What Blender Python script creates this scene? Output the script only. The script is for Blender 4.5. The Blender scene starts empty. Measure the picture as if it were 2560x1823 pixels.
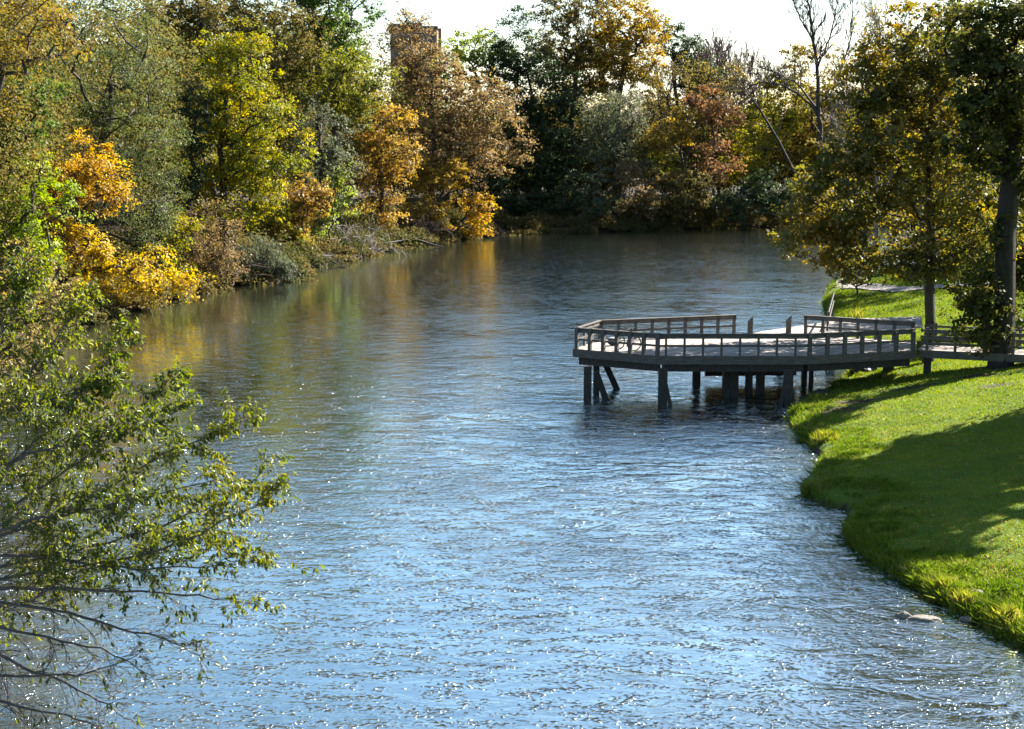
import bpy, math
import numpy as np
from mathutils import Vector

rng = np.random.default_rng(7)
SC = bpy.context.scene
COL = SC.collection
R = math.radians

# ------------------------------------------------------------------ camera
F, CX, CY, H = 3771.0, 1280.0, 911.5, 12.5
PITCH = math.atan((CY - 342.0) / F)
cp, sp = math.cos(PITCH), math.sin(PITCH)

def ray(u, v):
    x, y = (u - CX) / F, -(v - CY) / F
    return np.array([x, cp + sp * y, -sp + cp * y])

def W(u, v, z=0.0):
    """the point at height z that shows at photo pixel u, v"""
    d = ray(u, v)
    return np.array([0, 0, H]) + d * ((z - H) / d[2])

def at(u, v, Y):
    """the point at distance Y that shows at photo pixel u, v"""
    d = ray(u, v)
    return np.array([0, 0, H]) + d * (Y / d[1])

def scale_at(Y):
    return F / (Y * cp + 8 * sp)

cam = bpy.data.cameras.new('camera')
camo = bpy.data.objects.new('camera', cam)
COL.objects.link(camo)
cam.sensor_width = 36
cam.lens = 36 * F / 2560
cam.clip_end = 6000
cam.clip_start = 0.5
camo.location = (0, 0, H)
camo.rotation_euler = (math.pi / 2 - PITCH, 0, 0)
SC.camera = camo

# ------------------------------------------------------------------ light
SUN_AZ = R(53)      # to the right of the view direction
SUN_EL = R(34.5)
sd = np.array([math.sin(SUN_AZ) * math.cos(SUN_EL), math.cos(SUN_AZ) * math.cos(SUN_EL), math.sin(SUN_EL)])
sun = bpy.data.lights.new('sun', 'SUN')
sun.energy = 5.0
sun.angle = R(0.5)
sun.color = (1.0, 0.94, 0.84)
suno = bpy.data.objects.new('sun', sun)
COL.objects.link(suno)
suno.rotation_euler = Vector((-sd[0], -sd[1], -sd[2])).to_track_quat('-Z', 'Y').to_euler()
world = bpy.data.worlds.new('World')
SC.world = world
world.use_nodes = True
nt = world.node_tree
bg = nt.nodes['Background']
sky = nt.nodes.new('ShaderNodeTexSky')
sky.sky_type = 'NISHITA'
sky.sun_disc = False
sky.sun_elevation = SUN_EL
sky.sun_rotation = SUN_AZ
sky.altitude = 200
sky.air_density = 1.0
sky.dust_density = 1.0
sky.ozone_density = 1.2
hsv = nt.nodes.new('ShaderNodeHueSaturation')
hsv.inputs['Hue'].default_value = 0.488
hsv.inputs['Saturation'].default_value = 1.1
nt.links.new(sky.outputs[0], hsv.inputs['Color'])
nt.links.new(hsv.outputs[0], bg.inputs[0])
bg.inputs[1].default_value = 0.05
SC.view_settings.view_transform = 'Standard'
SC.view_settings.look = 'None'
SC.view_settings.gamma = 1
SC.view_settings.exposure = 2.4
SC.render.engine = 'CYCLES'
SC.cycles.max_bounces = 6
SC.cycles.diffuse_bounces = 2
SC.cycles.glossy_bounces = 3
SC.cycles.transmission_bounces = 3
SC.cycles.transparent_max_bounces = 4
SC.cycles.caustics_reflective = False
SC.cycles.caustics_refractive = False
SC.cycles.sample_clamp_indirect = 4
SC.cycles.sample_clamp_direct = 30
SC.cycles.use_denoising = True

# ------------------------------------------------------------------ object helpers
def tag(o, label=None, cat=None, group=None, kind=None):
    if label: o['label'] = label
    if cat: o['category'] = cat
    if group: o['group'] = group
    if kind: o['kind'] = kind
    return o

def empty(name, loc, label=None, cat=None, group=None):
    o = bpy.data.objects.new(name, None)
    COL.objects.link(o)
    o.location = loc
    o.empty_display_size = 0.2
    return tag(o, label, cat, group)

def link(name, me, mat, parent=None):
    o = bpy.data.objects.new(name, me)
    COL.objects.link(o)
    if mat: me.materials.append(mat)
    if parent: o.parent = parent
    return o

def np_mesh(name, verts, faces, smooth=False):
    """all faces have the same number of corners"""
    verts = np.asarray(verts, np.float32)
    faces = np.asarray(faces, np.int32)
    me = bpy.data.meshes.new(name)
    k = faces.shape[1]
    me.vertices.add(len(verts))
    me.vertices.foreach_set('co', verts.ravel())
    me.loops.add(faces.size)
    me.loops.foreach_set('vertex_index', faces.ravel())
    me.polygons.add(len(faces))
    me.polygons.foreach_set('loop_start', np.arange(0, faces.size, k, dtype=np.int32))
    if smooth:
        me.polygons.foreach_set('use_smooth', np.ones(len(faces), bool))
    me.update(calc_edges=True)
    return me

def add_attr(me, name, vals):
    a = me.attributes.new(name, 'FLOAT', 'POINT')
    a.data.foreach_set('value', np.asarray(vals, np.float32))

def unit(a):
    return a / np.maximum(np.linalg.norm(a, axis=-1, keepdims=True), 1e-9)

class MB:
    """collects boxes, bars and prisms into one mesh"""
    def __init__(s): s.v, s.f = [], []
    def prism(s, bottom, top):
        n = len(bottom); b = len(s.v)
        s.v += [tuple(map(float, p)) for p in bottom] + [tuple(map(float, p)) for p in top]
        s.f.append(tuple(range(b + n - 1, b - 1, -1)))
        s.f.append(tuple(range(b + n, b + 2 * n)))
        for i in range(n):
            j = (i + 1) % n
            s.f.append((b + i, b + j, b + n + j, b + n + i))
        return s
    def bar(s, p, q, w, h, up=(0, 0, 1), w2=None, h2=None):
        p, q = np.array(p, float), np.array(q, float)
        d = unit(q - p); up = np.array(up, float)
        if abs(np.dot(d, up)) > 0.98: up = np.array([0, 1.0, 0])
        a = unit(np.cross(d, up)); b = np.cross(a, d)
        w2 = w if w2 is None else w2; h2 = h if h2 is None else h2
        c = lambda o, w, h: [o - a*w/2 - b*h/2, o + a*w/2 - b*h/2, o + a*w/2 + b*h/2, o - a*w/2 + b*h/2]
        return s.prism(c(p, w, h)[::-1], c(q, w2, h2)[::-1])
    def tube(s, pts, r, k=8, closed=False):
        pts = [np.array(p, float) for p in pts]
        rs = r if hasattr(r, '__len__') else [r] * len(pts)
        n = len(pts)
        for i in range(n if closed else n - 1):
            p, q = pts[i], pts[(i + 1) % n]
            d = unit(q - p)
            up = np.array([0, 0, 1.0]) if abs(d[2]) < 0.95 else np.array([1.0, 0, 0])
            a = unit(np.cross(d, up)); b = np.cross(a, d)
            ring = lambda o, rr: [o + rr * (math.cos(t) * a + math.sin(t) * b) for t in np.linspace(0, 2*math.pi, k, endpoint=False)]
            s.prism(ring(p, rs[i])[::-1], ring(q, rs[(i + 1) % n])[::-1])
        return s
    def build(s, name, mat, parent=None, off=(0, 0, 0)):
        me = bpy.data.meshes.new(name)
        o3 = np.array(off, float)
        me.from_pydata([tuple(np.array(p) - o3) for p in s.v], [], s.f)
        me.update()
        return link(name, me, mat, parent)

def tubes_np(P0, P1, R0, R1, k=5):
    """many tapered prisms at once"""
    P0, P1 = np.asarray(P0, float), np.asarray(P1, float)
    R0, R1 = np.asarray(R0, float)[:, None, None], np.asarray(R1, float)[:, None, None]
    d = unit(P1 - P0)
    up = np.where(np.abs(d[:, 2:3]) < 0.9, np.array([[0, 0, 1.0]]), np.array([[1.0, 0, 0]]))
    a = unit(np.cross(d, up)); b = np.cross(a, d)
    t = np.linspace(0, 2 * math.pi, k, endpoint=False)
    ring = np.cos(t)[None, :, None] * a[:, None, :] + np.sin(t)[None, :, None] * b[:, None, :]
    v = np.concatenate([P0[:, None] + ring * R0, P1[:, None] + ring * R1], 1)
    n = len(P0)
    i = np.arange(k); j = (i + 1) % k
    f = np.stack([i, i + k, j + k, j], 1)[None] + (np.arange(n) * 2 * k)[:, None, None]
    return v.reshape(-1, 3), f.reshape(-1, 4)

# ------------------------------------------------------------------ materials
def new_mat(name):
    m = bpy.data.materials.new(name)
    m.use_nodes = True
    t = m.node_tree
    t.nodes.clear()
    out = t.nodes.new('ShaderNodeOutputMaterial')
    return m, t, out

def ramp(t, stops):
    n = t.nodes.new('ShaderNodeValToRGB')
    e = n.color_ramp.elements
    while len(e) < len(stops): e.new(0.5)
    for el, (p, c) in zip(e, stops):
        el.position = p
        el.color = (*c, 1)
    return n

def noise(t, vec, scale, detail=3, rough=0.55):
    n = t.nodes.new('ShaderNodeTexNoise')
    n.inputs['Scale'].default_value = scale
    n.inputs['Detail'].default_value = detail
    n.inputs['Roughness'].default_value = rough
    if vec is not None: t.links.new(vec, n.inputs['Vector'])
    return n

def mth(t, op, a, b=None, c=None):
    n = t.nodes.new('ShaderNodeMath'); n.operation = op
    for i, x in enumerate((a, b, c)):
        if x is None: continue
        if isinstance(x, (int, float)): n.inputs[i].default_value = x
        else: t.links.new(x, n.inputs[i])
    return n.outputs[0]

def leaf_mat(name, stops, trans=0.45, nscale=0.35, mixr=0.45, gloss=0.10):
    """leaf colours: large patches of tone from noise, plus a tone per leaf"""
    m, t, out = new_mat(name)
    geo = t.nodes.new('ShaderNodeNewGeometry')
    nz = noise(t, geo.outputs['Position'], nscale, 2)
    v = mth(t, 'MULTIPLY_ADD', nz.outputs['Fac'], 2.0, -0.5)
    v = mth(t, 'MULTIPLY', v, 1 - mixr)
    v = mth(t, 'MULTIPLY_ADD', geo.outputs['Random Per Island'], mixr, v)
    rp = ramp(t, stops)
    t.links.new(v, rp.inputs[0])
    df = t.nodes.new('ShaderNodeBsdfDiffuse')
    tr = t.nodes.new('ShaderNodeBsdfTranslucent')
    hs = t.nodes.new('ShaderNodeHueSaturation')
    hs.inputs['Saturation'].default_value = 1.12
    hs.inputs['Value'].default_value = 1.35
    t.links.new(rp.outputs[0], df.inputs[0])
    t.links.new(rp.outputs[0], hs.inputs['Color'])
    t.links.new(hs.outputs[0], tr.inputs[0])
    mx = t.nodes.new('ShaderNodeMixShader')
    mx.inputs[0].default_value = trans
    t.links.new(df.outputs[0], mx.inputs[1]); t.links.new(tr.outputs[0], mx.inputs[2])
    gl = t.nodes.new('ShaderNodeBsdfGlossy')
    gl.inputs['Roughness'].default_value = 0.45
    gl.inputs[0].default_value = (0.9, 0.9, 0.9, 1)
    m2 = t.nodes.new('ShaderNodeMixShader')
    m2.inputs[0].default_value = gloss
    t.links.new(mx.outputs[0], m2.inputs[1]); t.links.new(gl.outputs[0], m2.inputs[2])
    t.links.new(m2.outputs[0], out.inputs[0])
    return m

def solid(name, stops, scale=4.0, rough=0.85, stretch=(1, 1, 1), bump=0.0, island=0.0, spec=0.3, bscale=None):
    m, t, out = new_mat(name)
    tc = t.nodes.new('ShaderNodeTexCoord')
    mp = t.nodes.new('ShaderNodeMapping'); mp.inputs['Scale'].default_value = stretch
    t.links.new(tc.outputs['Object'], mp.inputs[0])
    nz = noise(t, mp.outputs[0], scale, 6, 0.62)
    v = nz.outputs['Fac']
    if island:
        geo = t.nodes.new('ShaderNodeNewGeometry')
        v = mth(t, 'MULTIPLY', v, 1 - island)
        v = mth(t, 'MULTIPLY_ADD', geo.outputs['Random Per Island'], island, v)
    rp = ramp(t, stops); t.links.new(v, rp.inputs[0])
    b = t.nodes.new('ShaderNodeBsdfPrincipled')
    t.links.new(rp.outputs[0], b.inputs['Base Color'])
    b.inputs['Roughness'].default_value = rough
    b.inputs['Specular IOR Level'].default_value = spec
    if bump:
        nb = noise(t, mp.outputs[0], bscale or scale * 2.5, 6, 0.65)
        bp = t.nodes.new('ShaderNodeBump')
        bp.inputs['Strength'].default_value = 1.0
        bp.inputs['Distance'].default_value = bump
        t.links.new(nb.outputs['Fac'], bp.inputs['Height'])
        t.links.new(bp.outputs[0], b.inputs['Normal'])
    t.links.new(b.outputs[0], out.inputs[0])
    return m

BARK = solid('bark_dark', [(0.3, (0.024, 0.019, 0.015)), (0.7, (0.07, 0.057, 0.046))], 3, stretch=(3, 3, 0.7), bump=0.04)
BARK_BLACK = solid('bark_blackish', [(0.3, (0.012, 0.010, 0.009)), (0.7, (0.042, 0.035, 0.03))], 3, stretch=(3, 3, 0.7), bump=0.05)
BARK_GREY = solid('bark_grey', [(0.3, (0.085, 0.075, 0.068)), (0.7, (0.20, 0.18, 0.16))], 3, stretch=(3, 3, 0.7), bump=0.03)
TWIG = solid('twig_grey', [(0.3, (0.10, 0.085, 0.075)), (0.7, (0.23, 0.20, 0.175))], 2, rough=0.6, spec=0.4)
TWIG_RED = solid('twig_red', [(0.3, (0.09, 0.06, 0.052)), (0.7, (0.19, 0.13, 0.115))], 2)
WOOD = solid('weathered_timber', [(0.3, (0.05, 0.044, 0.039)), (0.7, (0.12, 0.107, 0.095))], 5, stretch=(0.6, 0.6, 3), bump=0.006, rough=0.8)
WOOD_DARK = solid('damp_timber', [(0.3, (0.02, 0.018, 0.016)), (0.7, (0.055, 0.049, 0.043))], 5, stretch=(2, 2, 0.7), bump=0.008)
PLANK = solid('deck_planks', [(0.25, (0.17, 0.145, 0.13)), (0.75, (0.32, 0.28, 0.25))], 3, stretch=(0.5, 4, 1), bump=0.004, island=0.55)
STONE = solid('river_stone', [(0.3, (0.075, 0.065, 0.055)), (0.7, (0.26, 0.23, 0.195))], 5, bump=0.05)
STONE_DARK = solid('wet_stone', [(0.3, (0.02, 0.019, 0.018)), (0.7, (0.07, 0.066, 0.06))], 3, bump=0.03, rough=0.5)

def stops(*cols):
    n = len(cols)
    return [(0.12 + 0.76 * i / (n - 1), c) for i, c in enumerate(cols)]
PAL = {
 'goldolive': stops((0.09, 0.08, 0.025), (0.16, 0.125, 0.03), (0.25, 0.165, 0.03), (0.11, 0.11, 0.03)),
 'greyolive': stops((0.045, 0.065, 0.022), (0.078, 0.1, 0.034), (0.115, 0.13, 0.042), (0.065, 0.088, 0.033)),
 'green':      stops((0.045, 0.08, 0.018), (0.08, 0.125, 0.025), (0.15, 0.19, 0.035)),
 'lime':       stops((0.10, 0.16, 0.02), (0.20, 0.27, 0.025), (0.33, 0.35, 0.03)),
 'orange': stops((0.25, 0.18, 0.03), (0.44, 0.27, 0.035), (0.54, 0.33, 0.04)),
 'yellow': stops((0.24, 0.2, 0.03), (0.42, 0.3, 0.03), (0.54, 0.35, 0.035), (0.32, 0.28, 0.03)),
 'yelgreen': stops((0.085, 0.115, 0.02), (0.16, 0.18, 0.024), (0.27, 0.24, 0.026), (0.42, 0.3, 0.026)),
 'brown': stops((0.115, 0.085, 0.042), (0.185, 0.13, 0.06), (0.25, 0.172, 0.075), (0.14, 0.125, 0.05)),
 'brownolive': stops((0.085, 0.08, 0.027), (0.135, 0.115, 0.036), (0.19, 0.14, 0.042), (0.1, 0.105, 0.033)),
 'olive':      stops((0.10, 0.115, 0.025), (0.17, 0.175, 0.03), (0.25, 0.225, 0.035)),
 'greygreen':  stops((0.075, 0.088, 0.05), (0.115, 0.128, 0.075), (0.16, 0.17, 0.10)),
 'rust': stops((0.21, 0.13, 0.045), (0.34, 0.2, 0.05), (0.24, 0.19, 0.05), (0.44, 0.27, 0.055)),
 'redrust': stops((0.15, 0.09, 0.05), (0.24, 0.125, 0.06), (0.19, 0.14, 0.06)),
 'lightgreen': stops((0.13, 0.18, 0.035), (0.22, 0.27, 0.05), (0.30, 0.31, 0.06)),
 'dark':       stops((0.022, 0.04, 0.018), (0.04, 0.062, 0.026), (0.07, 0.085, 0.032)),
 'willow':     stops((0.05, 0.065, 0.035), (0.085, 0.10, 0.058), (0.13, 0.145, 0.085)),
 'golden': stops((0.17, 0.135, 0.04), (0.3, 0.205, 0.04), (0.43, 0.28, 0.04)),
 'rightgold': stops((0.06, 0.066, 0.016), (0.1, 0.1, 0.019), (0.16, 0.13, 0.022), (0.27, 0.155, 0.022)),
 'rightdark':  stops((0.035, 0.05, 0.014), (0.07, 0.075, 0.018), (0.13, 0.11, 0.02)),
 'nearleaf': stops((0.05, 0.075, 0.012), (0.095, 0.125, 0.014), (0.155, 0.17, 0.018), (0.22, 0.19, 0.02)),
 'pinkolive':  stops((0.12, 0.13, 0.028), (0.19, 0.19, 0.035), (0.27, 0.20, 0.07), (0.34, 0.24, 0.05)),
 'backlit':    stops((0.16, 0.16, 0.03), (0.27, 0.25, 0.035), (0.40, 0.31, 0.035)),
}
LM = {}
def lm(p):
    if p not in LM:
        tr, gl = 0.45, 0.012
        if p == 'rightgold': tr, gl = 0.5, 0.025
        if p == 'nearleaf': tr, gl = 0.5, 0.022
        LM[p] = leaf_mat('leaf_' + p, PAL[p], tr, gloss=gl)
    return LM[p]

# ------------------------------------------------------------------ ground and river
BANK_PX_LEFT = [(560, 718), (700, 703), (752, 700), (765, 672), (865, 652), (1000, 620), (1220, 590), (1380, 583), (1660, 575), (1960, 567)]
BANK_PX_RIGHT = [(2080, 700), (2055, 762), (2070, 800), (2110, 865), (2200, 925), (2120, 937), (2062, 990), (1975, 1040), (1988, 1090), (2040, 1135),
                 (2055, 1160), (2002, 1210), (2005, 1245), (2060, 1268), (2115, 1276), (2105, 1335), (2150, 1390), (2250, 1455), (2330, 1500),
                 (2440, 1562), (2560, 1622)]
poly = [(-17, -60), (-16, 8), (-17, 30), (-22, 55), (-28, 80), (-29, 100), (-26, 116)]
poly += [tuple(W(u, v)[:2]) for u, v in BANK_PX_LEFT]
poly += [(62, 213), (110, 222), (170, 232), (240, 262), (240, 215), (165, 186), (100, 170), (62, 157), (40, 145)]
poly += [tuple(W(u, v)[:2]) for u, v in BANK_PX_RIGHT]
poly += [(14.5, 30), (16.5, 18), (18, 0), (18, -60)]
POLY = np.array(poly)

def river_dist(x, y):
    """signed distance to the waterline, positive on land"""
    x = np.asarray(x, float); y = np.asarray(y, float)
    dmin = np.full(x.shape, 1e9); inside = np.zeros(x.shape, bool)
    n = len(POLY)
    for i in range(n):
        ax, ay = POLY[i]; bx, by = POLY[(i + 1) % n]
        dx, dy = bx - ax, by - ay
        t = np.clip(((x - ax) * dx + (y - ay) * dy) / (dx * dx + dy * dy), 0, 1)
        d = np.hypot(x - ax - t * dx, y - ay - t * dy)
        dmin = np.minimum(dmin, d)
        c = ((ay > y) != (by > y))
        with np.errstate(divide='ignore', invalid='ignore'):
            xi = ax + (y - ay) * dx / (dy if dy != 0 else 1e-9)
        inside ^= c & (x < xi)
    return np.where(inside, -dmin, dmin)

def lump(x, y):
    return (np.sin(x * 0.9 + 1.3 * np.sin(y * 0.55)) * np.sin(y * 0.8 + 0.7) * 0.5 +
            np.sin(x * 2.3 + y * 1.1) * np.sin(y * 2.1 - x * 0.7 + 2) * 0.3 + np.sin(x * 5.1 - y * 3.3) * np.sin(y * 4.7 + x) * 0.14)

def right_side(x, y):
    """1 on the mown right bank, 0 on the wooded banks"""
    return ((x > 8) & (y < 150 + 0.0 * x) & (x > 3 + 0)) .astype(float)

def ground_z(x, y):
    x = np.asarray(x, float); y = np.asarray(y, float)
    d = river_dist(x, y)
    rs = right_side(x, y)
    dp = np.maximum(d, 0)
    lip = 0.32 * (1 - np.exp(-dp / 0.25))
    zr = lip + np.minimum(0.155 * dp, 1.75 + 0.012 * dp)
    zl = lip * 0.8 + np.minimum(0.24 * dp, 2.0 + 0.012 * dp)
    z = rs * zr + (1 - rs) * zl
    z = z + lump(x, y) * (0.08 + 0.03 * (1 - rs) + 0.16 * np.exp(-dp / 2.2)) * np.clip(dp / 0.8, 0, 1)
    z = np.where(d < 0, -np.minimum(0.25 + 0.5 * -d, 1.6), z)
    return np.clip(z, -1.6, 12)

def gz(x, y):
    return float(ground_z(np.array([x]), np.array([y]))[0])

def axis(a, b, step, lo, hi, n=26):
    core = np.arange(a, b + 1e-6, step)
    g = np.geomspace(step, 1, n)
    low = a - (a - lo) * np.geomspace(0.004, 1, n)[::-1]
    high = b + (hi - b) * np.geomspace(0.004, 1, n)
    return np.concatenate([low, core, high])

xs = np.concatenate([axis(-36, 7.8, 0.9, -1600, 7.8)[:-26], axis(8, 34, 0.3, 8, 1600)[26:]])
ys = axis(26, 120, 0.45, -300, 240)[:-26]
ys = np.concatenate([ys, np.arange(121, 232, 1.6), 232 + (2200 - 232) * np.geomspace(0.004, 1, 26)])
gx, gy = np.meshgrid(xs, ys)
gzv = ground_z(gx, gy)
nx, ny = len(xs), len(ys)
ii = np.arange(nx * ny).reshape(ny, nx)
gf = np.stack([ii[:-1, :-1], ii[:-1, 1:], ii[1:, 1:], ii[1:, :-1]], -1).reshape(-1, 4)
gv = np.stack([gx, gy, gzv], -1).reshape(-1, 3)
gme = np_mesh('ground', gv, gf, True)
gd = river_dist(gx, gy).ravel()
soil = 1 - right_side(gx, gy).ravel()
soil = np.maximum(soil, np.clip(1 - gd / 0.35, 0, 1))
for (wu, wv, wr) in [(2150, 990, 1.5), (2290, 972, 1.3), (2440, 962, 1.0), (2490, 1000, .8), (2090, 1005, 1.2)]:
    p = W(wu, wv, 1.0)
    soil = np.maximum(soil, 0.85 * np.exp(-((gv[:, 0] - p[0]) ** 2 / (wr * 1.5) ** 2 + (gv[:, 1] - p[1]) ** 2 / (wr * 0.6) ** 2)))
add_attr(gme, 'soil', soil)

def ground_mat():
    m, t, out = new_mat('turf_and_soil')
    geo = t.nodes.new('ShaderNodeNewGeometry')
    at_ = t.nodes.new('ShaderNodeAttribute'); at_.attribute_name = 'soil'
    n1 = noise(t, geo.outputs['Position'], 0.5, 5)
    n2 = noise(t, geo.outputs['Position'], 9.0, 5, 0.7)
    g = ramp(t, [(0.3, (0.045, 0.085, 0.012)), (0.5, (0.085, 0.13, 0.016)), (0.72, (0.14, 0.17, 0.026))])
    v = mth(t, 'MULTIPLY_ADD', n2.outputs['Fac'], 0.5, mth(t, 'MULTIPLY', n1.outputs['Fac'], 0.5))
    t.links.new(v, g.inputs[0])
    s = ramp(t, [(0.3, (0.02, 0.015, 0.01)), (0.55, (0.045, 0.033, 0.022)), (0.75, (0.085, 0.057, 0.033))])
    t.links.new(n2.outputs['Fac'], s.inputs[0])
    f = mth(t, 'ADD', at_.outputs['Fac'], mth(t, 'MULTIPLY_ADD', n2.outputs['Fac'], 0.9, -0.45))
    f = mth(t, 'SMOOTHSTEP', f, 0.35, 0.65) if False else mth(t, 'MINIMUM', mth(t, 'MAXIMUM', mth(t, 'MULTIPLY_ADD', f, 2.5, -0.75), 0), 1)
    mx = t.nodes.new('ShaderNodeMix'); mx.data_type = 'RGBA'
    t.links.new(f, mx.inputs['Factor'])
    t.links.new(g.outputs[0], mx.inputs[6]); t.links.new(s.outputs[0], mx.inputs[7])
    b = t.nodes.new('ShaderNodeBsdfPrincipled')
    t.links.new(mx.outputs[2], b.inputs['Base Color'])
    b.inputs['Roughness'].default_value = 0.9
    b.inputs['Specular IOR Level'].default_value = 0.15
    bp = t.nodes.new('ShaderNodeBump'); bp.inputs['Distance'].default_value = 0.08
    t.links.new(n2.outputs['Fac'], bp.inputs['Height']); t.links.new(bp.outputs[0], b.inputs['Normal'])
    t.links.new(b.outputs[0], out.inputs[0])
    return m
tag(link('ground', gme, ground_mat()), kind='structure')

def water_mat():
    m, t, out = new_mat('river_water')
    geo = t.nodes.new('ShaderNodeNewGeometry')
    def mapped(sx, sy, rot=0):
        mp = t.nodes.new('ShaderNodeMapping')
        mp.inputs['Scale'].default_value = (sx, sy, 1)
        mp.inputs['Rotation'].default_value = (0, 0, rot)
        t.links.new(geo.outputs['Position'], mp.inputs[0])
        return mp.outputs[0]
    # current patches: where the surface is rougher or smoother
    patch = noise(t, mapped(0.07, 0.13, 0.25), 1.0, 5, 0.62).outputs['Fac']
    seam = noise(t, mapped(0.35, 0.5, 0.6), 1.0, 3, 0.55)
    seam.inputs['Distortion'].default_value = 1.5
    amp = mth(t, 'MULTIPLY_ADD', patch, 4.2, mth(t, 'MULTIPLY_ADD', seam.outputs['Fac'], 2.6, -2.75))
    amp = mth(t, 'MINIMUM', mth(t, 'MAXIMUM', amp, 0.14), 1.7)
    sep = t.nodes.new('ShaderNodeSeparateXYZ'); t.links.new(geo.outputs['Position'], sep.inputs[0])
    lee = mth(t, 'MINIMUM', mth(t, 'MAXIMUM', mth(t, 'MULTIPLY_ADD', sep.outputs[0], 0.034, 0.68), 0.2), 1.0)
    # a riffle near the bridge, a slow pool upstream
    calm = mth(t, 'MINIMUM', mth(t, 'MAXIMUM', mth(t, 'MULTIPLY_ADD', sep.outputs[1], -0.0085, 1.5), 0.35), 1.0)
    lee = mth(t, 'MULTIPLY', lee, calm)
    riffle = mth(t, 'MINIMUM', mth(t, 'MAXIMUM', mth(t, 'MULTIPLY_ADD', sep.outputs[1], -0.014, 1.6), 0.12), 1.0)
    amp = mth(t, 'MULTIPLY', amp, lee)
    swell = noise(t, mapped(0.45, 0.7, 0.15), 1.0, 2, 0.5)
    swell.inputs['Distortion'].default_value = 1.0
    swell = mth(t, 'MULTIPLY', swell.outputs['Fac'], lee)
    mid = noise(t, mapped(1.7, 2.3, -0.25), 1.0, 3, 0.55)
    mid.inputs['Distortion'].default_value = 1.3
    fine = noise(t, mapped(6.0, 8.0, 0.3), 1.0, 3, 0.6)
    fine.inputs['Distortion'].default_value = 0.4
    h = mth(t, 'MULTIPLY', swell, 0.075)
    h = mth(t, 'MULTIPLY_ADD', mth(t, 'MULTIPLY', mid.outputs['Fac'], amp), 0.055, h)
    h = mth(t, 'MULTIPLY_ADD', mth(t, 'MULTIPLY', fine.outputs['Fac'], amp), 0.024, h)
    # sparse steep wavelets
    steep = noise(t, mapped(7.0, 9.0, 0.5), 1.0, 1, 0.5).outputs['Fac']
    band = noise(t, mapped(0.9, 2.2, 0.4), 1.0, 3, 0.6).outputs['Fac']
    sp_ = mth(t, 'MAXIMUM', mth(t, 'MULTIPLY_ADD', mth(t, 'MULTIPLY', steep, band), 1.0, -0.288), 0)
    sp_ = mth(t, 'MULTIPLY', sp_, riffle)
    h = mth(t, 'MULTIPLY_ADD', sp_, 0.62, h)
    bp = t.nodes.new('ShaderNodeBump'); bp.inputs['Distance'].default_value = 1.0
    bp.inputs['Strength'].default_value = 1.0
    t.links.new(h, bp.inputs['Height'])
    # turbid water below a reflecting surface
    df = t.nodes.new('ShaderNodeBsdfDiffuse'); df.inputs[0].default_value = (0.012, 0.013, 0.009, 1)
    gl = t.nodes.new('ShaderNodeBsdfGlossy'); gl.inputs[0].default_value = (0.90, 0.98, 1.0, 1)
    gl.inputs['Roughness'].default_value = 0.085
    fr = t.nodes.new('ShaderNodeFresnel'); fr.inputs[0].default_value = 1.7
    for n_ in (gl, fr): t.links.new(bp.outputs[0], n_.inputs['Normal'])
    fac = mth(t, 'MINIMUM', mth(t, 'MULTIPLY_ADD', fr.outputs[0], 0.85, 0.46), 0.96)
    mx = t.nodes.new('ShaderNodeMixShader')
    t.links.new(fac, mx.inputs[0]); t.links.new(df.outputs[0], mx.inputs[1]); t.links.new(gl.outputs[0], mx.inputs[2])
    t.links.new(mx.outputs[0], out.inputs[0])
    return m
wv = np.array([(-60, -80, 0), (260, -80, 0), (260, 290, 0), (-60, 290, 0)], float)
tag(link('river', np_mesh('river', wv, [[0, 1, 2, 3]]), water_mat()), kind='structure')

# path on the far lawn
def strip(name, pts, width, mat, lift, n=40):
    pts = np.array(pts, float)
    seg = np.concatenate([[0], np.cumsum(np.linalg.norm(np.diff(pts, axis=0), axis=1))])
    s = np.linspace(0, seg[-1], n)
    c = np.stack([np.interp(s, seg, pts[:, k]) for k in range(2)], 1)
    tn = unit(np.gradient(c, axis=0)); nn = np.stack([-tn[:, 1], tn[:, 0]], 1)
    k = 5
    v = []
    for j in range(k):
        q = c + nn * width * (j / (k - 1) - 0.5)
        v.append(np.c_[q, ground_z(q[:, 0], q[:, 1]) + lift])
    v = np.array(v)
    idx = np.arange(k * n).reshape(k, n)
    f = np.stack([idx[:-1, :-1], idx[:-1, 1:], idx[1:, 1:], idx[1:, :-1]], -1).reshape(-1, 4)
    return link(name, np_mesh(name, v.reshape(-1, 3), f, True), mat)
p0, p1, p2 = W(2260, 693, 2.2), W(2420, 703, 2.2), W(2620, 725, 2.2)
PATHM = solid('pale_path', [(0.3, (0.16, 0.145, 0.14)), (0.7, (0.25, 0.225, 0.215))], 3, bump=0.01)
tag(strip('path', [p0[:2] + (3, 30), p0[:2] + (-2, 10), p0[:2], p1[:2], p2[:2], p2[:2] + (20, -12)], 2.0, PATHM, 0.09), kind='structure')

# ------------------------------------------------------------------ trees
def leaf_cards(C, n_axis, long_axis, L, Wd):
    """rhombus leaves, one quad each"""
    a = unit(long_axis - n_axis * np.sum(long_axis * n_axis, 1, keepdims=True))
    b = np.cross(n_axis, a)
    L = L[:, None]; Wd = Wd[:, None]
    v = np.stack([C - a * L / 2, C + b * Wd / 2 - a * L * 0.06, C + a * L / 2, C - b * Wd / 2 - a * L * 0.06], 1)
    f = np.arange(len(C) * 4).reshape(-1, 4)
    return v.reshape(-1, 3), f

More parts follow.
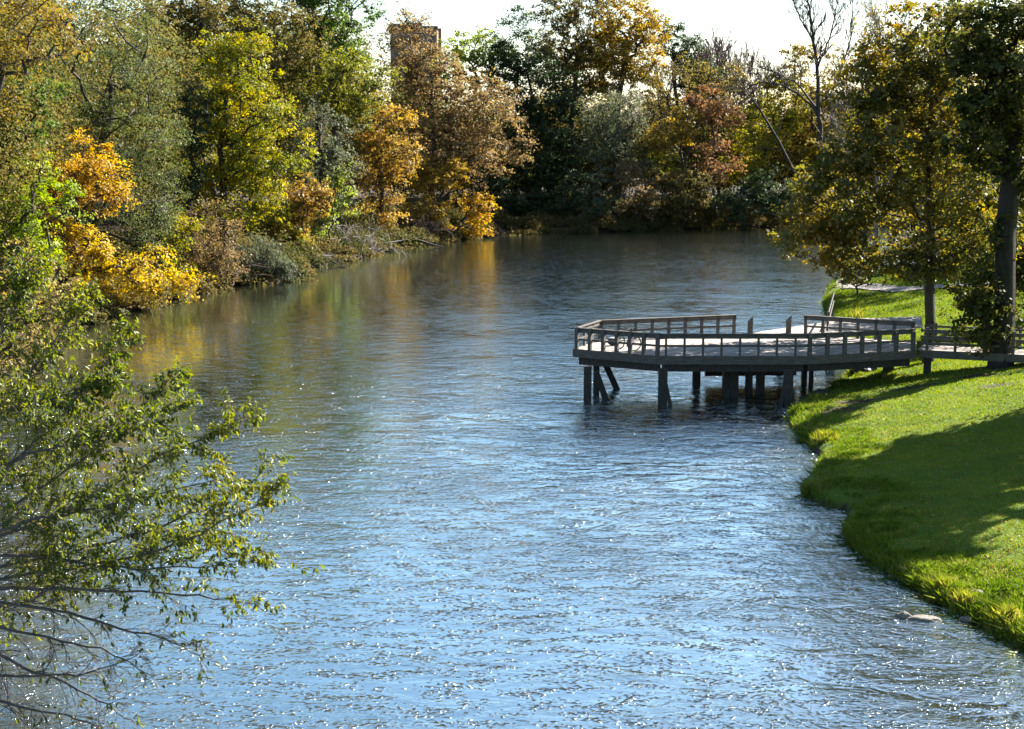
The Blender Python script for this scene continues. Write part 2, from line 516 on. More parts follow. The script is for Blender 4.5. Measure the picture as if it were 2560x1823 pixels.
def skeleton(base, tip, clumps, r0, rs, wob=0.25, ntr=7):
    """trunk from base to tip, then each clump joined to the nearest wood below it"""
    t = np.linspace(0, 1, ntr)[:, None]
    tr = base + (tip - base) * t
    tr[1:-1, :2] += rs.normal(0, wob, (ntr - 2, 2))
    nodes = [p for p in tr]; par = [-1] + list(range(ntr - 1))
    order = np.argsort(np.min(np.linalg.norm(clumps[:, None] - tr[None], axis=2), 1))
    arr = np.zeros((ntr + 2 * len(clumps), 3)); arr[:ntr] = tr
    cnt = ntr
    ends = []
    hspan = max(tip[2] - base[2], 1)
    for ci in order:
        c = clumps[ci]
        A = arr[:cnt]
        d = np.linalg.norm(A - c, axis=1)
        cost = d + 1.2 * np.maximum(0, A[:, 2] - c[2] + 0.25 * d) + np.where(A[:, 2] < base[2] + 0.14 * hspan, 4, 0)
        k = int(np.argmin(cost))
        mid = (A[k] + c) / 2 + rs.normal(0, 0.08, 3) * d[k] + np.array([0, 0, 0.08 * d[k]])
        arr[cnt] = mid; par.append(k)
        arr[cnt + 1] = c; par.append(cnt)
        ends.append(cnt + 1)
        cnt += 2
    arr = arr[:cnt]; par = np.array(par)
    w = np.zeros(cnt); w[ends] = 1
    for i in range(cnt - 1, 0, -1):
        if par[i] >= 0: w[par[i]] += w[i]
    # children always come after parents except along the trunk, which is ordered too
    rad = np.maximum(r0 * (w / max(w[0], 1)) ** 0.5, 0.014)
    rad[0] = r0 * 1.25; 
    i = np.arange(1, cnt)
    return arr, arr[par[i]], arr[i], rad[par[i]] * np.where(par[i] < ntr, np.where(i < ntr, 1, 0.55), 0.95), rad[i]

def make_tree(name, label, Y, lobes, pal, base_u=None, base_xy=None, dens=90, leaf=0.33, trunk=0.3, clump=1.15, droop=0.0, ratio=0.66,
              seed=0, bark=None, twigs=True, group=None, cat='tree', depth=0.85, keep=1.0, world_lobes=None, up=0.55, wob=0.25, hollow=0.5, tip_u=None):
    rs = np.random.default_rng(seed + int(abs(Y * 31)) + len(label))
    if Y > 90:
        k = min(1.0, max(0.62, Y / 190)); leaf *= k; dens *= k ** -1.7
    s = scale_at(Y)
    E = []
    if world_lobes is not None:
        E = [(np.array(c, float), np.array(r, float)) for c, r in world_lobes]
    else:
        for i, (u, v, hw, hh) in enumerate(lobes):
            c = at(u, v, Y + rs.uniform(-1, 1) * 0.25 * hw / s)
            E.append((c, np.array([hw / s, depth * 0.5 * (hw + min(hh, hw)) / s, hh / s])))
    cen = np.mean([e[0] for e in E], axis=0)
    if base_xy is None:
        bu = base_u if base_u is not None else np.mean([l[0] for l in lobes])
        bx = (bu - CX) * (Y * cp + 8 * sp) / F
        base_xy = (bx, Y)
    base = np.array([base_xy[0], base_xy[1], gz(*base_xy) - 0.15])
    root = empty(name, base, label, cat, group)
    # clumps of foliage inside the lobes, more on the outside, with an uneven outline
    CL, LV, NB, SN = [], [], [], []
    tot = 0
    for c, r in E:
        area = math.pi * r[0] * r[2]
        nc = max(5, int(area / (clump ** 2 * 1.15)) * 2)
        d = unit(rs.normal(0, 1, (nc, 3)))
        rad = (hollow + (1 - hollow) * rs.random(nc) ** 0.7)
        rad *= 1 + 0.16 * np.sin(d[:, 0] * 5 + seed) * np.sin(d[:, 2] * 4 + 1) + rs.normal(0, 0.12, nc)
        p = c + d * r * rad[:, None]
        p = p[p[:, 2] > base[2] + 0.3]
        p = p[rs.random(len(p)) < keep]
        if len(p) == 0: continue
        CL.append(p)
        nl = int(area * dens)
        w = rs.uniform(0.35, 1.6, len(p)); w /= w.sum()
        which = rs.choice(len(p), nl, p=w)
        csz = clump * rs.uniform(0.55, 1.35, len(p))
        NS = 10
        g = np.clip(rs.normal(0, 0.5, (len(p), NS, 3)), -1.05, 1.05) * np.array([1, 1, 0.65])
        sn = rs.normal(0, 0.5, (len(p), NS, 3))
        sw = rs.integers(0, NS, nl)
        off = g[which, sw] * csz[which][:, None] + rs.normal(0, 0.19, (nl, 3)) * np.array([1, 1, 0.6]) * csz[which][:, None]
        off[:, 2] -= droop * np.abs(rs.normal(0, 1, nl)) * csz[which]
        SN.append(sn[which, sw])
        LV.append(p[which] + off)
        NB.append(unit(p[which] + off - (c - np.array([0, 0, 0.4]) * r)))
    CL = np.concatenate(CL); P = np.concatenate(LV); out = np.concatenate(NB); SN = np.concatenate(SN)
    ok = P[:, 2] > np.maximum(base[2] * 0 + 0.12, 0.12)
    P, out, SN = P[ok], out[ok], SN[ok]
    n = len(P)
    nrm = unit(out * 0.55 + np.array([0, 0, up]) + SN + rs.normal(0, 0.33, (n, 3)))
    la = unit(rs.normal(0, 1, (n, 3)) + np.array([0, 0, -0.5 - 3.5 * droop]))
    L = leaf * rs.uniform(0.65, 1.35, n)
    v, f = leaf_cards(P, nrm, la, L, L * ratio * rs.uniform(0.8, 1.2, n))
    link('crown', np_mesh('crown', v - base, f), lm(pal), root)
    top = max(e[0][2] + 0.3 * e[1][2] for e in E)
    hi = max(E, key=lambda e: e[0][2])[0]
    tip = np.array([0.5 * hi[0] + 0.5 * cen[0], 0.5 * hi[1] + 0.5 * cen[1], max(top - 0.2 * (top - base[2]), base[2] + 0.8)])
    if tip_u is not None: tip[0] = (tip_u - CX) * (Y * cp) / F; tip[1] = base[1]
    arr, p0, p1, r0, r1 = skeleton(base, tip, CL, trunk, rs, wob=wob)
    if twigs:
        m = min(len(P), 900)
        sel = rs.choice(len(P), m, replace=False)
        kk = np.argmin(np.linalg.norm(P[sel][:, None] - CL[None], axis=2), 1)
        p0 = np.concatenate([p0, CL[kk]]); p1 = np.concatenate([p1, P[sel]])
        r0 = np.concatenate([r0, np.full(m, 0.016)]); r1 = np.concatenate([r1, np.full(m, 0.007)])
    v, f = tubes_np(p0, p1, r0, r1, 6)
    link('trunk', np_mesh('trunk', v - base, f, True), bark or BARK, root)
    return root

def grow(rs, p, d, L, r, depth, segs, leafpts, spread=0.55, gup=0.1, kids=(2, 3), taper=0.62, maxd=5):
    """bare branching"""
    n = 3
    q = p
    for i in range(n):
        d2 = unit(d + rs.normal(0, 0.10, 3) + np.array([0, 0, gup * 0.35]))
        q2 = q + d2 * L / n
        ra, rb = r * (1 - 0.35 * i / n), r * (1 - 0.35 * (i + 1) / n)
        segs.append((q, q2, ra, rb))
        if depth < maxd and i < n - 1 and rs.random() < 0.65:
            a = unit(np.cross(d2, rs.normal(0, 1, 3)))
            grow(rs, q2, unit(d2 + a * spread * rs.uniform(0.9, 1.5)), L * rs.uniform(0.5, 0.7), rb * 0.55, depth + 1, segs, leafpts, spread, gup, kids, taper, maxd)
        q, d = q2, d2
    if depth < maxd:
        for k in range(rs.integers(kids[0], kids[1] + 1)):
            a = unit(np.cross(d, rs.normal(0, 1, 3)))
            grow(rs, q, unit(d + a * spread * rs.uniform(0.5, 1.2)), L * rs.uniform(0.6, 0.82), r * taper, depth + 1, segs, leafpts, spread, gup, kids, taper, maxd)
    else:
        leafpts.append(q)

def bare_tree(name, label, Y, base_u, top_v, mat, seed, trunk=0.3, lean=(0, 0), maxd=5, spread=0.5, first=0.33, pal=None, nleaf=3, leaf=0.3, group=None,
              base_xy=None, limbs=None, kids=(2, 3), rmin=0.016, leader=False):
    rs = np.random.default_rng(seed)
    if base_xy is None: base_xy = ((base_u - CX) * (Y * cp + 8 * sp) / F, Y)
    base = np.array([base_xy[0], base_xy[1], gz(*base_xy) - 0.15])
    top = at(base_u, top_v, Y)[2]
    hgt = top - base[2]
    root = empty(name, base, label, 'tree', group)
    segs, lp = [], []
    L0 = hgt * first
    d = unit(np.array([lean[0], lean[1], 1.0]))
    if leader:
        n = 16; q = base.copy()
        for i in range(n):
            t_ = (i + 1) / n
            q2 = base + np.array([rs.normal(0, .12), rs.normal(0, .12), hgt * t_])
            ra, rb = trunk * (1 - i / n) ** 0.8 + .03, trunk * (1 - t_) ** 0.8 + .03
            segs.append((q, q2, ra, rb))
            if t_ > 0.35:
                for k in range(3):
                    a_ = rs.uniform(0, 6.28); up_ = 0.25 + 1.5 * (t_ - .35)
                    grow(rs, q2, unit(np.array([math.cos(a_), .6 * math.sin(a_), up_])), hgt * .17 * (1.25 - t_ * .85) * rs.uniform(.7, 1.25), rb * .5, 2, segs, lp, .5, .45, kids, 0.66, maxd)
            q = q2
    else:
        grow(rs, base, d, L0, trunk, 0, segs, lp, spread, 0.35, kids, 0.66, maxd)
    p0 = np.array([s[0] for s in segs]); p1 = np.array([s[1] for s in segs])
    r0 = np.maximum([s[2] for s in segs], rmin); r1 = np.maximum([s[3] for s in segs], rmin * 0.8)
    zmax = max(p1[:, 2].max() - base[2], 1)
    k = hgt / zmax
    p0 = base + (p0 - base) * k; p1 = base + (p1 - base) * k
    v, f = tubes_np(p0, p1, r0, r1, 5)
    link('trunk', np_mesh('trunk', v - base, f, True), mat, root)
    if pal:
        lp = base + (np.array(lp) - base) * k
        P = np.repeat(lp, nleaf, 0) + rs.normal(0, 0.35, (len(lp) * nleaf, 3))
        n = len(P)
        v, f = leaf_cards(P, unit(rs.normal(0, 1, (n, 3)) + (0, 0, .5)), rs.normal(0, 1, (n, 3)), leaf * rs.uniform(.6, 1.3, n), leaf * .6 * rs.uniform(.6, 1.3, n))
        link('crown', np_mesh('crown', v - base, f), lm(pal), root)
    return root

T = make_tree
# --- left bank, near to far
T('shade_tree', 'gold and olive tree whose fine branches fill the top left corner', 95, [(40, 70, 190, 130), (-120, 160, 160, 160)], 'goldolive', base_u=-90, seed=1, keep=0.8, dens=52)
T('shade_tree', 'dark green leafy tree at the left edge above the lime green one', 100, [(45, 275, 105, 100), (-60, 330, 100, 120)], 'green', base_u=-30, seed=2)
T('shade_tree', 'bright lime green tree at the left edge beside the orange gold tree', 100, [(60, 490, 110, 130), (90, 600, 80, 60)], 'lime', base_u=20, seed=3)
T('shade_tree', 'big grey olive tree with dark forked limbs, left of the tall yellow green tree', 119, [(250, 150, 180, 190), (330, 330, 130, 110), (340, 480, 130, 140)], 'greyolive', base_u=205, seed=4, trunk=0.4, leaf=0.27, dens=85, droop=0.12, ratio=0.5)
T('maple_tree', 'orange gold maple between the lime green tree and the grey olive tree', 109, [(190, 405, 85, 70), (250, 460, 75, 70), (150, 480, 60, 60)], 'orange', base_u=190, seed=5)
T('maple_tree', 'bright yellow maple leaning low over the water on the left bank', 107, [(330, 690, 150, 62), (445, 715, 70, 48), (150, 610, 70, 62), (250, 740, 70, 40), (220, 620, 70, 50)], 'yellow', base_u=130, seed=6, depth=0.6)
T('shrub', 'small yellow shrub beside the brown shrub under the grey olive tree', 121, [(455, 570, 50, 60), (400, 640, 60, 50)], 'yelgreen', base_u=420, seed=7, trunk=0.1, cat='shrub')
T('shrub', 'brown thin leaved shrub at the waterline left of the weeping willow bush', 126, [(535, 590, 80, 90), (560, 660, 60, 60), (480, 690, 40, 40)], 'brown', base_u=520, seed=8, trunk=0.12, leaf=0.25, dens=75, cat='shrub')
T('willow_bush', 'dark weeping willow bush drooping into the water at the left bank', 131, [(635, 625, 55, 45), (660, 660, 65, 45), (700, 675, 38, 36)], 'willow', base_u=625, seed=9, trunk=0.12, leaf=0.42, ratio=0.22, droop=0.7, dens=150, clump=0.8, cat='shrub')
T('shade_tree', 'tall yellow green tree with a pointed gold top on the left bank', 137, [(610, 160, 85, 90), (600, 270, 130, 110), (650, 380, 110, 100), (540, 380, 90, 100), (600, 480, 140, 80), (540, 150, 30, 50)], 'yelgreen', base_u=560, seed=10, trunk=0.4)
T('ivy_column', 'dark ivy covered stem along the left side of the tall yellow green tree', 133, [(490, 300, 32, 110), (475, 430, 40, 80)], 'dark', base_u=482, seed=11, trunk=0.22, dens=90, cat='tree')
T('shrub', 'fiery orange shrub near the fallen branches on the left bank', 151, [(765, 475, 52, 45), (730, 500, 50, 40), (725, 575, 50, 45), (790, 520, 35, 50)], 'rust', base_u=750, seed=12, trunk=0.12, cat='shrub')
T('shrub', 'low yellow green shrub right of the willow bush at the waterline', 149, [(700, 560, 50, 60), (740, 620, 40, 36), (655, 560, 40, 50)], 'yelgreen', base_u=700, seed=13, trunk=0.1, cat='shrub')
T('shade_tree', 'brown olive tree at the top left behind the tall yellow green tree', 165, [(520, 70, 150, 110), (690, 110, 120, 110), (420, 40, 100, 90)], 'brownolive', base_u=560, seed=14, trunk=0.4, keep=0.85)
T('shade_tree', 'light green tree seen through the gap right of the brown olive crown', 178, [(470, 120, 60, 55)], 'lightgreen', base_u=470, seed=141)
T('shade_tree', 'tall green tree against the sky at the right end of the left wood', 174, [(830, 20, 110, 100), (760, -60, 130, 90), (850, 120, 75, 60)], 'green', base_u=800, seed=15, trunk=0.42)
T('shade_tree', 'broad olive yellow tree below the tall green one', 167, [(890, 200, 92, 80), (800, 200, 80, 90), (880, 280, 90, 50)], 'olive', base_u=850, seed=16, trunk=0.35)
T('shade_tree', 'grey green tree under the olive yellow crown', 159, [(800, 335, 80, 75), (770, 410, 60, 70), (840, 430, 50, 60)], 'greygreen', base_u=800, seed=17, leaf=0.3, dens=70)
T('shrub', 'leafy light green shrub above the fallen branches', 158, [(840, 470, 40, 55), (800, 550, 40, 50)], 'lightgreen', base_u=830, seed=171, trunk=0.1, cat='shrub')
T('maple_tree', 'rust orange maple with pale gold low branches over the water', 172, [(960, 320, 75, 65), (990, 390, 60, 60), (930, 430, 60, 60), (960, 520, 50, 55)], 'rust', base_u=945, seed=18, trunk=0.3)
T('shade_tree', 'wide mauve brown tree on the point where the left bank turns', 189, [(1020, 125, 75, 100), (1090, 190, 90, 70), (1090, 250, 110, 90), (1210, 280, 100, 100), (1190, 390, 110, 70), (1080, 370, 110, 80), (1310, 380, 40, 36)], 'brown', base_u=1080, seed=19, trunk=0.42, leaf=0.3, dens=80)
T('shade_tree', 'light green crown showing above the mauve brown tree', 216, [(1190, 125, 85, 55), (1260, 160, 50, 60), (1140, 165, 60, 50)], 'lightgreen', base_u=1210, seed=20)
T('maple_tree', 'golden orange maple at the tip of the left bank beside the dark hollow', 186, [(1185, 510, 48, 45), (1195, 570, 36, 40), (1140, 600, 40, 22)], 'orange', base_u=1130, seed=21, trunk=0.18)
T('maple_tree', 'mustard yellow tree left of the golden orange one at the water', 184, [(1080, 470, 75, 80), (1060, 560, 55, 50), (1130, 440, 45, 40)], 'golden', base_u=1070, seed=22, trunk=0.22)
# --- far bank
T('shade_tree', 'tall blue green tree in shadow left of the far olive crown', 213, [(1290, 110, 55, 85), (1270, 190, 55, 70), (1350, 230, 90, 110), (1330, 380, 110, 110), (1420, 340, 90, 120), (1380, 480, 110, 80)], 'dark', base_u=1350, seed=23, trunk=0.45, dens=70)
T('shade_tree', 'tall thin crowned olive tree on the far bank reaching the top edge', 224, [(1400, 90, 85, 120), (1470, 60, 85, 110), (1440, 190, 95, 80), (1360, 150, 50, 70)], 'brownolive', base_u=1430, seed=24, trunk=0.45, dens=75)
T('shade_tree', 'tall golden orange crown on the far bank beside the olive crown', 221, [(1560, 60, 90, 90), (1600, 150, 65, 70), (1510, 190, 90, 45), (1620, 60, 40, 50), (1530, 130, 70, 60)], 'golden', base_u=1540, seed=25, trunk=0.45)
T('willow_tree', 'pale grey green willow in the middle of the far bank', 209, [(1550, 280, 70, 65), (1510, 340, 65, 80), (1580, 370, 55, 70)], 'greygreen', base_u=1530, seed=26, leaf=0.42, ratio=0.3, droop=0.3, dens=80)
T('pine_tree', 'dark green top of a conifer right of the golden orange crown', 229, [(1665, 85, 42, 40), (1710, 130, 60, 40), (1750, 190, 60, 50)], 'dark', base_u=1700, seed=27, trunk=0.3)
T('shade_tree', 'thin mixed olive and grey tree below the conifer top', 218, [(1690, 220, 100, 80), (1800, 210, 60, 60), (1640, 320, 60, 60)], 'brownolive', base_u=1690, seed=28, keep=0.75, dens=48)
T('shrub', 'bright yellow small tree left of the red leaved one on the far bank', 209, [(1720, 300, 50, 38), (1660, 340, 50, 50)], 'golden', base_u=1700, seed=29, cat='tree', trunk=0.15)
T('maple_tree', 'red rust leaved tree on the far bank right of the yellow small tree', 210, [(1800, 290, 60, 40), (1770, 250, 60, 30), (1790, 400, 55, 60)], 'redrust', base_u=1790, seed=30, trunk=0.2)
T('shade_tree', 'yellow green lit tree on the far bank behind the leaning bare trunk', 222, [(1900, 330, 80, 80), (1960, 260, 70, 90), (1860, 420, 60, 60)], 'backlit', base_u=1900, seed=31, keep=0.85)
T('shade_tree', 'olive gold tree on the far bank behind the tall bare tree', 226, [(2050, 320, 90, 120), (2120, 240, 90, 110), (2000, 160, 50, 50)], 'goldolive', base_u=2060, seed=32, keep=0.85)
T('shrub', 'dark shrub in the black hollow at the river bend', 203, [(1260, 510, 70, 60), (1200, 480, 60, 70)], 'dark', base_u=1250, seed=33, trunk=0.12, cat='shrub')
T('shrub', 'dark green shrub at the far waterline right of the hollow', 206, [(1380, 520, 80, 50), (1330, 530, 60, 40)], 'dark', base_u=1370, seed=34, trunk=0.12, cat='shrub')
T('shrub', 'grey leaved shrub at the far waterline under the willow', 205, [(1490, 490, 55, 75), (1480, 545, 50, 25)], 'greygreen', base_u=1490, seed=35, trunk=0.12, cat='shrub')
T('shrub', 'brown leaved shrub at the far waterline right of the grey shrub', 205, [(1590, 470, 65, 70), (1610, 530, 60, 34)], 'brown', base_u=1590, seed=36, trunk=0.12, cat='shrub')
T('shrub', 'olive brown shrub at the far waterline below the red leaved tree', 206, [(1720, 480, 75, 65), (1690, 520, 60, 36)], 'brownolive', base_u=1710, seed=37, trunk=0.12, cat='shrub')
T('shrub', 'yellow green bush behind the far waterline below the small yellow tree', 212, [(1660, 420, 60, 60)], 'olive', base_u=1660, seed=371, trunk=0.12, cat='shrub')
T('shrub', 'low dark shrub at the foot of the leaning bare trunk', 207, [(1850, 510, 70, 45), (1930, 480, 70, 60)], 'dark', base_u=1880, seed=38, trunk=0.12, cat='shrub')
T('shrub', 'brown dark shrub on the far bank partly behind the right hand tree', 210, [(2030, 490, 70, 65)], 'brownolive', base_u=2030, seed=39, trunk=0.12, cat='shrub')
# bare trees
bare_tree('bare_tree', 'bare reddish twiggy tree against the sky right of the conifer top', 238, 1800, 62, TWIG_RED, 41, trunk=0.28, maxd=6, first=0.3, rmin=0.045)
bare_tree('bare_tree', 'bare reddish tree standing just behind the conifer top', 240, 1740, 85, TWIG_RED, 46, trunk=0.28, maxd=6, first=0.3, rmin=0.045)
bare_tree('bare_tree', 'lower bare reddish tree left of the tall bare tree', 242, 1900, 95, TWIG_RED, 42, trunk=0.28, maxd=6, first=0.3, rmin=0.045)
def tall_bare_tree():
    rs = np.random.default_rng(43)
    Y = 214
    bx = at(2062, 500, Y)[0]
    base = np.array([bx, Y, gz(bx, Y) - .15])
    root = empty('bare_tree', base, 'tall bare tree with a dark trunk and wide side limbs on the far bank', 'tree')
    segs, lp = [], []
    def limb(px, r0, r1, dy=0.0, tw=True):
        pts = np.array([at(u, v, Y + dy * i / (len(px) - 1)) for i, (u, v) in enumerate(px)])
        t_ = np.linspace(0, 1, len(pts)); q = np.linspace(0, 1, 15)
        c = np.stack([np.interp(q, t_, pts[:, k]) for k in range(3)], 1)
        c[1:-1] = (c[:-2] + 2 * c[1:-1] + c[2:]) / 4 + rs.normal(0, .08, (13, 3))
        rr = r0 + (r1 - r0) * q
        for i in range(14):
            segs.append((c[i], c[i + 1], rr[i], rr[i + 1]))
            if tw and i > 2:
                for k in range(2):
                    a_ = unit(np.cross(c[i + 1] - c[i], rs.normal(0, 1, 3)))
                    grow(rs, c[i + 1], unit(unit(c[i + 1] - c[i]) + a_ * .8 + (0, 0, .25)), rs.uniform(1.0, 1.9) * (1.2 - i / 24), max(rr[i] * .45, .04), 2, segs, lp, .55, .3, (2, 3), .66, 4)
    limb([(2062, 500), (2055, 390), (2046, 276)], .46, .36, 0, False)
    limb([(2046, 276), (2042, 160), (2028, 60), (2010, -40)], .33, .09)
    limb([(2047, 285), (2005, 240), (1960, 212), (1900, 205), (1850, 222)], .20, .05, -4)
    limb([(2046, 276), (1990, 205), (1945, 185), (1905, 168)], .18, .05, 3)
    limb([(2046, 270), (2090, 215), (2125, 110), (2135, -20)], .22, .06, -2)
    limb([(2042, 165), (2072, 105), (2090, 20), (2100, -40)], .16, .05, 2)
    limb([(2036, 100), (2000, 50), (1975, -30)], .13, .05, -2)
    limb([(2048, 290), (2110, 255), (2180, 245)], .14, .05, -3)
    a_ = [np.array([x_[k] for x_ in segs]) for k in range(4)]
    v, f = tubes_np(a_[0], a_[1], np.maximum(a_[2], .028), np.maximum(a_[3], .024), 5)
    link('trunk', np_mesh('trunk', v - base, f, True), BARK, root)
tall_bare_tree()
bare_tree('bare_tree', 'bare tree top behind the right hand crown nearest the tall bare tree', 128, 2190, -30, TWIG, 44, trunk=0.22, maxd=5, leader=True, first=0.3, spread=0.42, rmin=0.015, pal='goldolive', nleaf=1, leaf=0.22)
bare_tree('bare_tree', 'thin bare tree top against the sky above the right hand crown', 124, 2300, -10, TWIG, 45, trunk=0.22, maxd=5, leader=True, first=0.3, spread=0.42, rmin=0.015, pal='goldolive', nleaf=1, leaf=0.22)

def leaning_trunk():
    Y = 212
    pts = [at(u, v, Y) for u, v in [(2060, 500), (1985, 430), (1945, 350), (1900, 275), (1850, 205), (1815, 165)]]
    base = np.array([pts[0][0], Y, gz(pts[0][0], Y) - 0.1])
    pts = [base] + pts
    root = empty('bare_tree', base, 'slender bare trunk leaning left over the far bank', 'tree')
    m = MB().tube(pts, [0.3, 0.28, 0.22, 0.18, 0.14, 0.09, 0.04], 8)
    for u0, v0, u1, v1, u2, v2 in [(1960, 375, 1900, 368, 1850, 385), (1925, 320, 1870, 305, 1800, 300), (1880, 245, 1850, 215, 1830, 205), (1940, 340, 1960, 290, 1965, 240), (1900, 275, 1890, 230, 1895, 190)]:
        m.tube([at(u0, v0, Y), at(u1, v1, Y - .6), at(u2, v2, Y - 1)], [0.08, 0.06, 0.025], 6)
    m.build('trunk', BARK, root, base)
leaning_trunk()

# brush and fallen wood at the left waterline
def brush(label, Y, u, v, hw, hh, seed, n=70, mat=TWIG):
    rs = np.random.default_rng(seed)
    s = scale_at(Y)
    bx = (u - CX) * (Y * cp + 8 * sp) / F
    base = np.array([bx, Y, gz(bx, Y) - 0.05])
    segs = []
    for i in range(n):
        p = base + rs.uniform(-1, 1, 3) * (hw / s * 0.8, 1.2, 0); d = unit(rs.normal(0, 0.6, 3) + (0.25, -0.2, 1))
        L = 2 * hh / s * rs.uniform(0.5, 1.0); r = 0.03
        for k in range(4):
            d = unit(d + rs.normal(0, 0.28, 3) + (0.05, 0, -0.16))
            q = p + d * L / 4
            segs.append((p, q, r, r * 0.8)); r *= 0.8
            if rs.random() < 0.7:
                e = unit(d + rs.normal(0, 0.6, 3))
                segs.append((q, q + e * L * 0.25, r * 0.7, r * 0.4))
            p = q
    a = [np.array([s_[k] for s_ in segs]) for k in range(4)]
    v_, f_ = tubes_np(a[0], a[1], np.maximum(a[2], .02), np.maximum(a[3], .016), 4)
    o = link('brush_thicket', np_mesh('brush_thicket', v_ - base, f_), mat)
    o.location = base
    return tag(o, label, 'brush')
brush('leafless grey brush behind the fallen branches on the left bank', 161, 880, 560, 70, 55, 51)
brush('leafless dark brush under the mustard yellow tree', 180, 1020, 560, 70, 45, 52, mat=TWIG_RED)
brush('leafless brown brush between the brown shrub and the willow bush', 129, 590, 640, 30, 50, 53, n=40, mat=TWIG_RED)

def fallen(name, label, paths, Y0, r, mat):
    m = MB()
    pts0 = None
    for path in paths:
        pts = [W(u, v, z) for u, v, z in path]
        if pts0 is None: pts0 = pts[0]
        k = len(pts)
        m.tube(pts, [r * (1 - 0.75 * i / (k - 1)) for i in range(k)], 7)
    root = m.build(name, mat, None, pts0)
    root.location = pts0
    return tag(root, label, 'log')
fallen('fallen_branch', 'tangle of dark fallen branches poking into the river by the left bank',
       [[(700, 630, 1.2), (780, 632, .9), (850, 655, .2)], [(730, 640, .8), (800, 650, .4), (870, 660, .1)], [(770, 640, 1.0), (830, 640, .7), (868, 664, -.1)],
        [(720, 655, .6), (760, 665, .3), (770, 690, -.2)], [(790, 645, .8), (815, 665, .2), (820, 680, -.2)], [(760, 632, .9), (800, 662, .2), (802, 676, -.2)],
        [(690, 610, 1.8), (760, 620, 1.6), (840, 640, .8)], [(810, 640, .7), (855, 668, .05), (885, 672, -.1)], [(740, 625, 1.1), (790, 640, .9), (845, 668, .0)]], 150, 0.11, WOOD_DARK)
fallen('fallen_log', 'long dark log lying along the waterline below the mauve brown tree',
       [[(850, 622, .8), (940, 612, .7), (1030, 597, .9)], [(1030, 597, .9), (1080, 612, .3), (1110, 618, .0)], [(930, 613, .7), (900, 600, 1.3), (880, 590, 1.6)]], 170, 0.2, WOOD_DARK)

# --- right bank
T('sycamore_tree', 'wide olive gold tree with a knotty trunk beside the boardwalk', 77, [(2110, 480, 140, 110), (2260, 330, 170, 150), (2030, 560, 90, 60), (2180, 590, 170, 80),
   (2400, 430, 160, 170), (2260, 150, 150, 110), (2420, 230, 130, 140), (2110, 650, 110, 45), (1985, 600, 70, 45), (2090, 430, 90, 80), (2330, 640, 120, 50), (2190, 310, 90, 100), (2330, 90, 140, 100), (2190, 210, 100, 90), (2480, 560, 90, 110), (2250, 665, 110, 42), (2400, 650, 90, 50), (2150, 560, 120, 70)], 'rightgold', base_u=2327, seed=60, leaf=0.2, dens=185, tip_u=2325, trunk=0.27, clump=0.8, keep=0.9, ratio=0.75, wob=0.12, depth=0.75)
T('maple_tree', 'dark big trunked tree at the right edge whose lower leaves hang over the walkway', 71.5, [(2540, 150, 130, 190), (2470, 110, 110, 130), (2490, 320, 110, 130), (2590, 420, 80, 90), (2425, 755, 62, 55), (2465, 720, 60, 60), (2480, 800, 50, 50), (2450, 840, 45, 36), (2500, 610, 40, 50)],
  'rightdark', base_u=2508, seed=61, leaf=0.2, dens=330, tip_u=2530, trunk=0.52, bark=BARK_BLACK, clump=0.75, ratio=0.8, wob=0.05, depth=0.7)
T('maple_tree', 'dark leaved tree filling the right edge behind the big trunk', 88, [(2540, 560, 110, 130), (2480, 620, 80, 80), (2590, 690, 70, 90), (2450, 520, 80, 90), (2400, 620, 80, 60), (2480, 690, 70, 50)], 'rightdark', base_u=2620, seed=67, leaf=0.22, dens=260, trunk=0.3, clump=0.8, ratio=0.8)
T('shade_tree', 'olive tree further up the right bank behind the olive gold crown', 118, [(2420, 200, 170, 170), (2300, 330, 150, 160), (2520, 400, 150, 180)], 'olive', base_u=2460, seed=62)
T('shade_tree', 'brown olive tree behind the right hand crown above the far lawn', 138, [(2230, 380, 130, 160), (2150, 470, 90, 100), (2350, 520, 130, 90)], 'brownolive', base_u=2300, seed=63, base_xy=(38, 138))
T('bush', 'dark green bush at the edge of the far lawn by the river', 113, [(2105, 690, 36, 30), (2150, 690, 40, 26), (2205, 682, 45, 24)], 'green', base_u=2130, seed=64, trunk=0.08, leaf=0.2, dens=130, clump=0.5, cat='shrub')
# trees standing outside the frame on the right, whose shade falls over the lawn
T('shade_tree', 'leafy tree outside the right edge shading the near lawn', 54, [], 'rightdark', base_xy=(26.5, 60), seed=65, leaf=0.3, dens=420, clump=1.0, hollow=0.25, trunk=0.35,
  world_lobes=[((24.6, 58, 9.5), (3.4, 3.4, 2.8)), ((25.5, 57.5, 13.2), (4.2, 4.2, 2.8)), ((25.5, 63.5, 13.2), (3.4, 3.4, 2.6)), ((27.3, 62, 9.8), (4, 4, 3))])
T('shade_tree', 'second leafy tree outside the right edge nearer the bridge', 48, [], 'rightdark', base_xy=(30, 53), seed=66, leaf=0.3, dens=420, hollow=0.25, trunk=0.35,
  world_lobes=[((26, 55, 13.2), (2.7, 2.3, 1.9)), ((32.5, 51, 13), (2.5, 2.5, 2.5))])

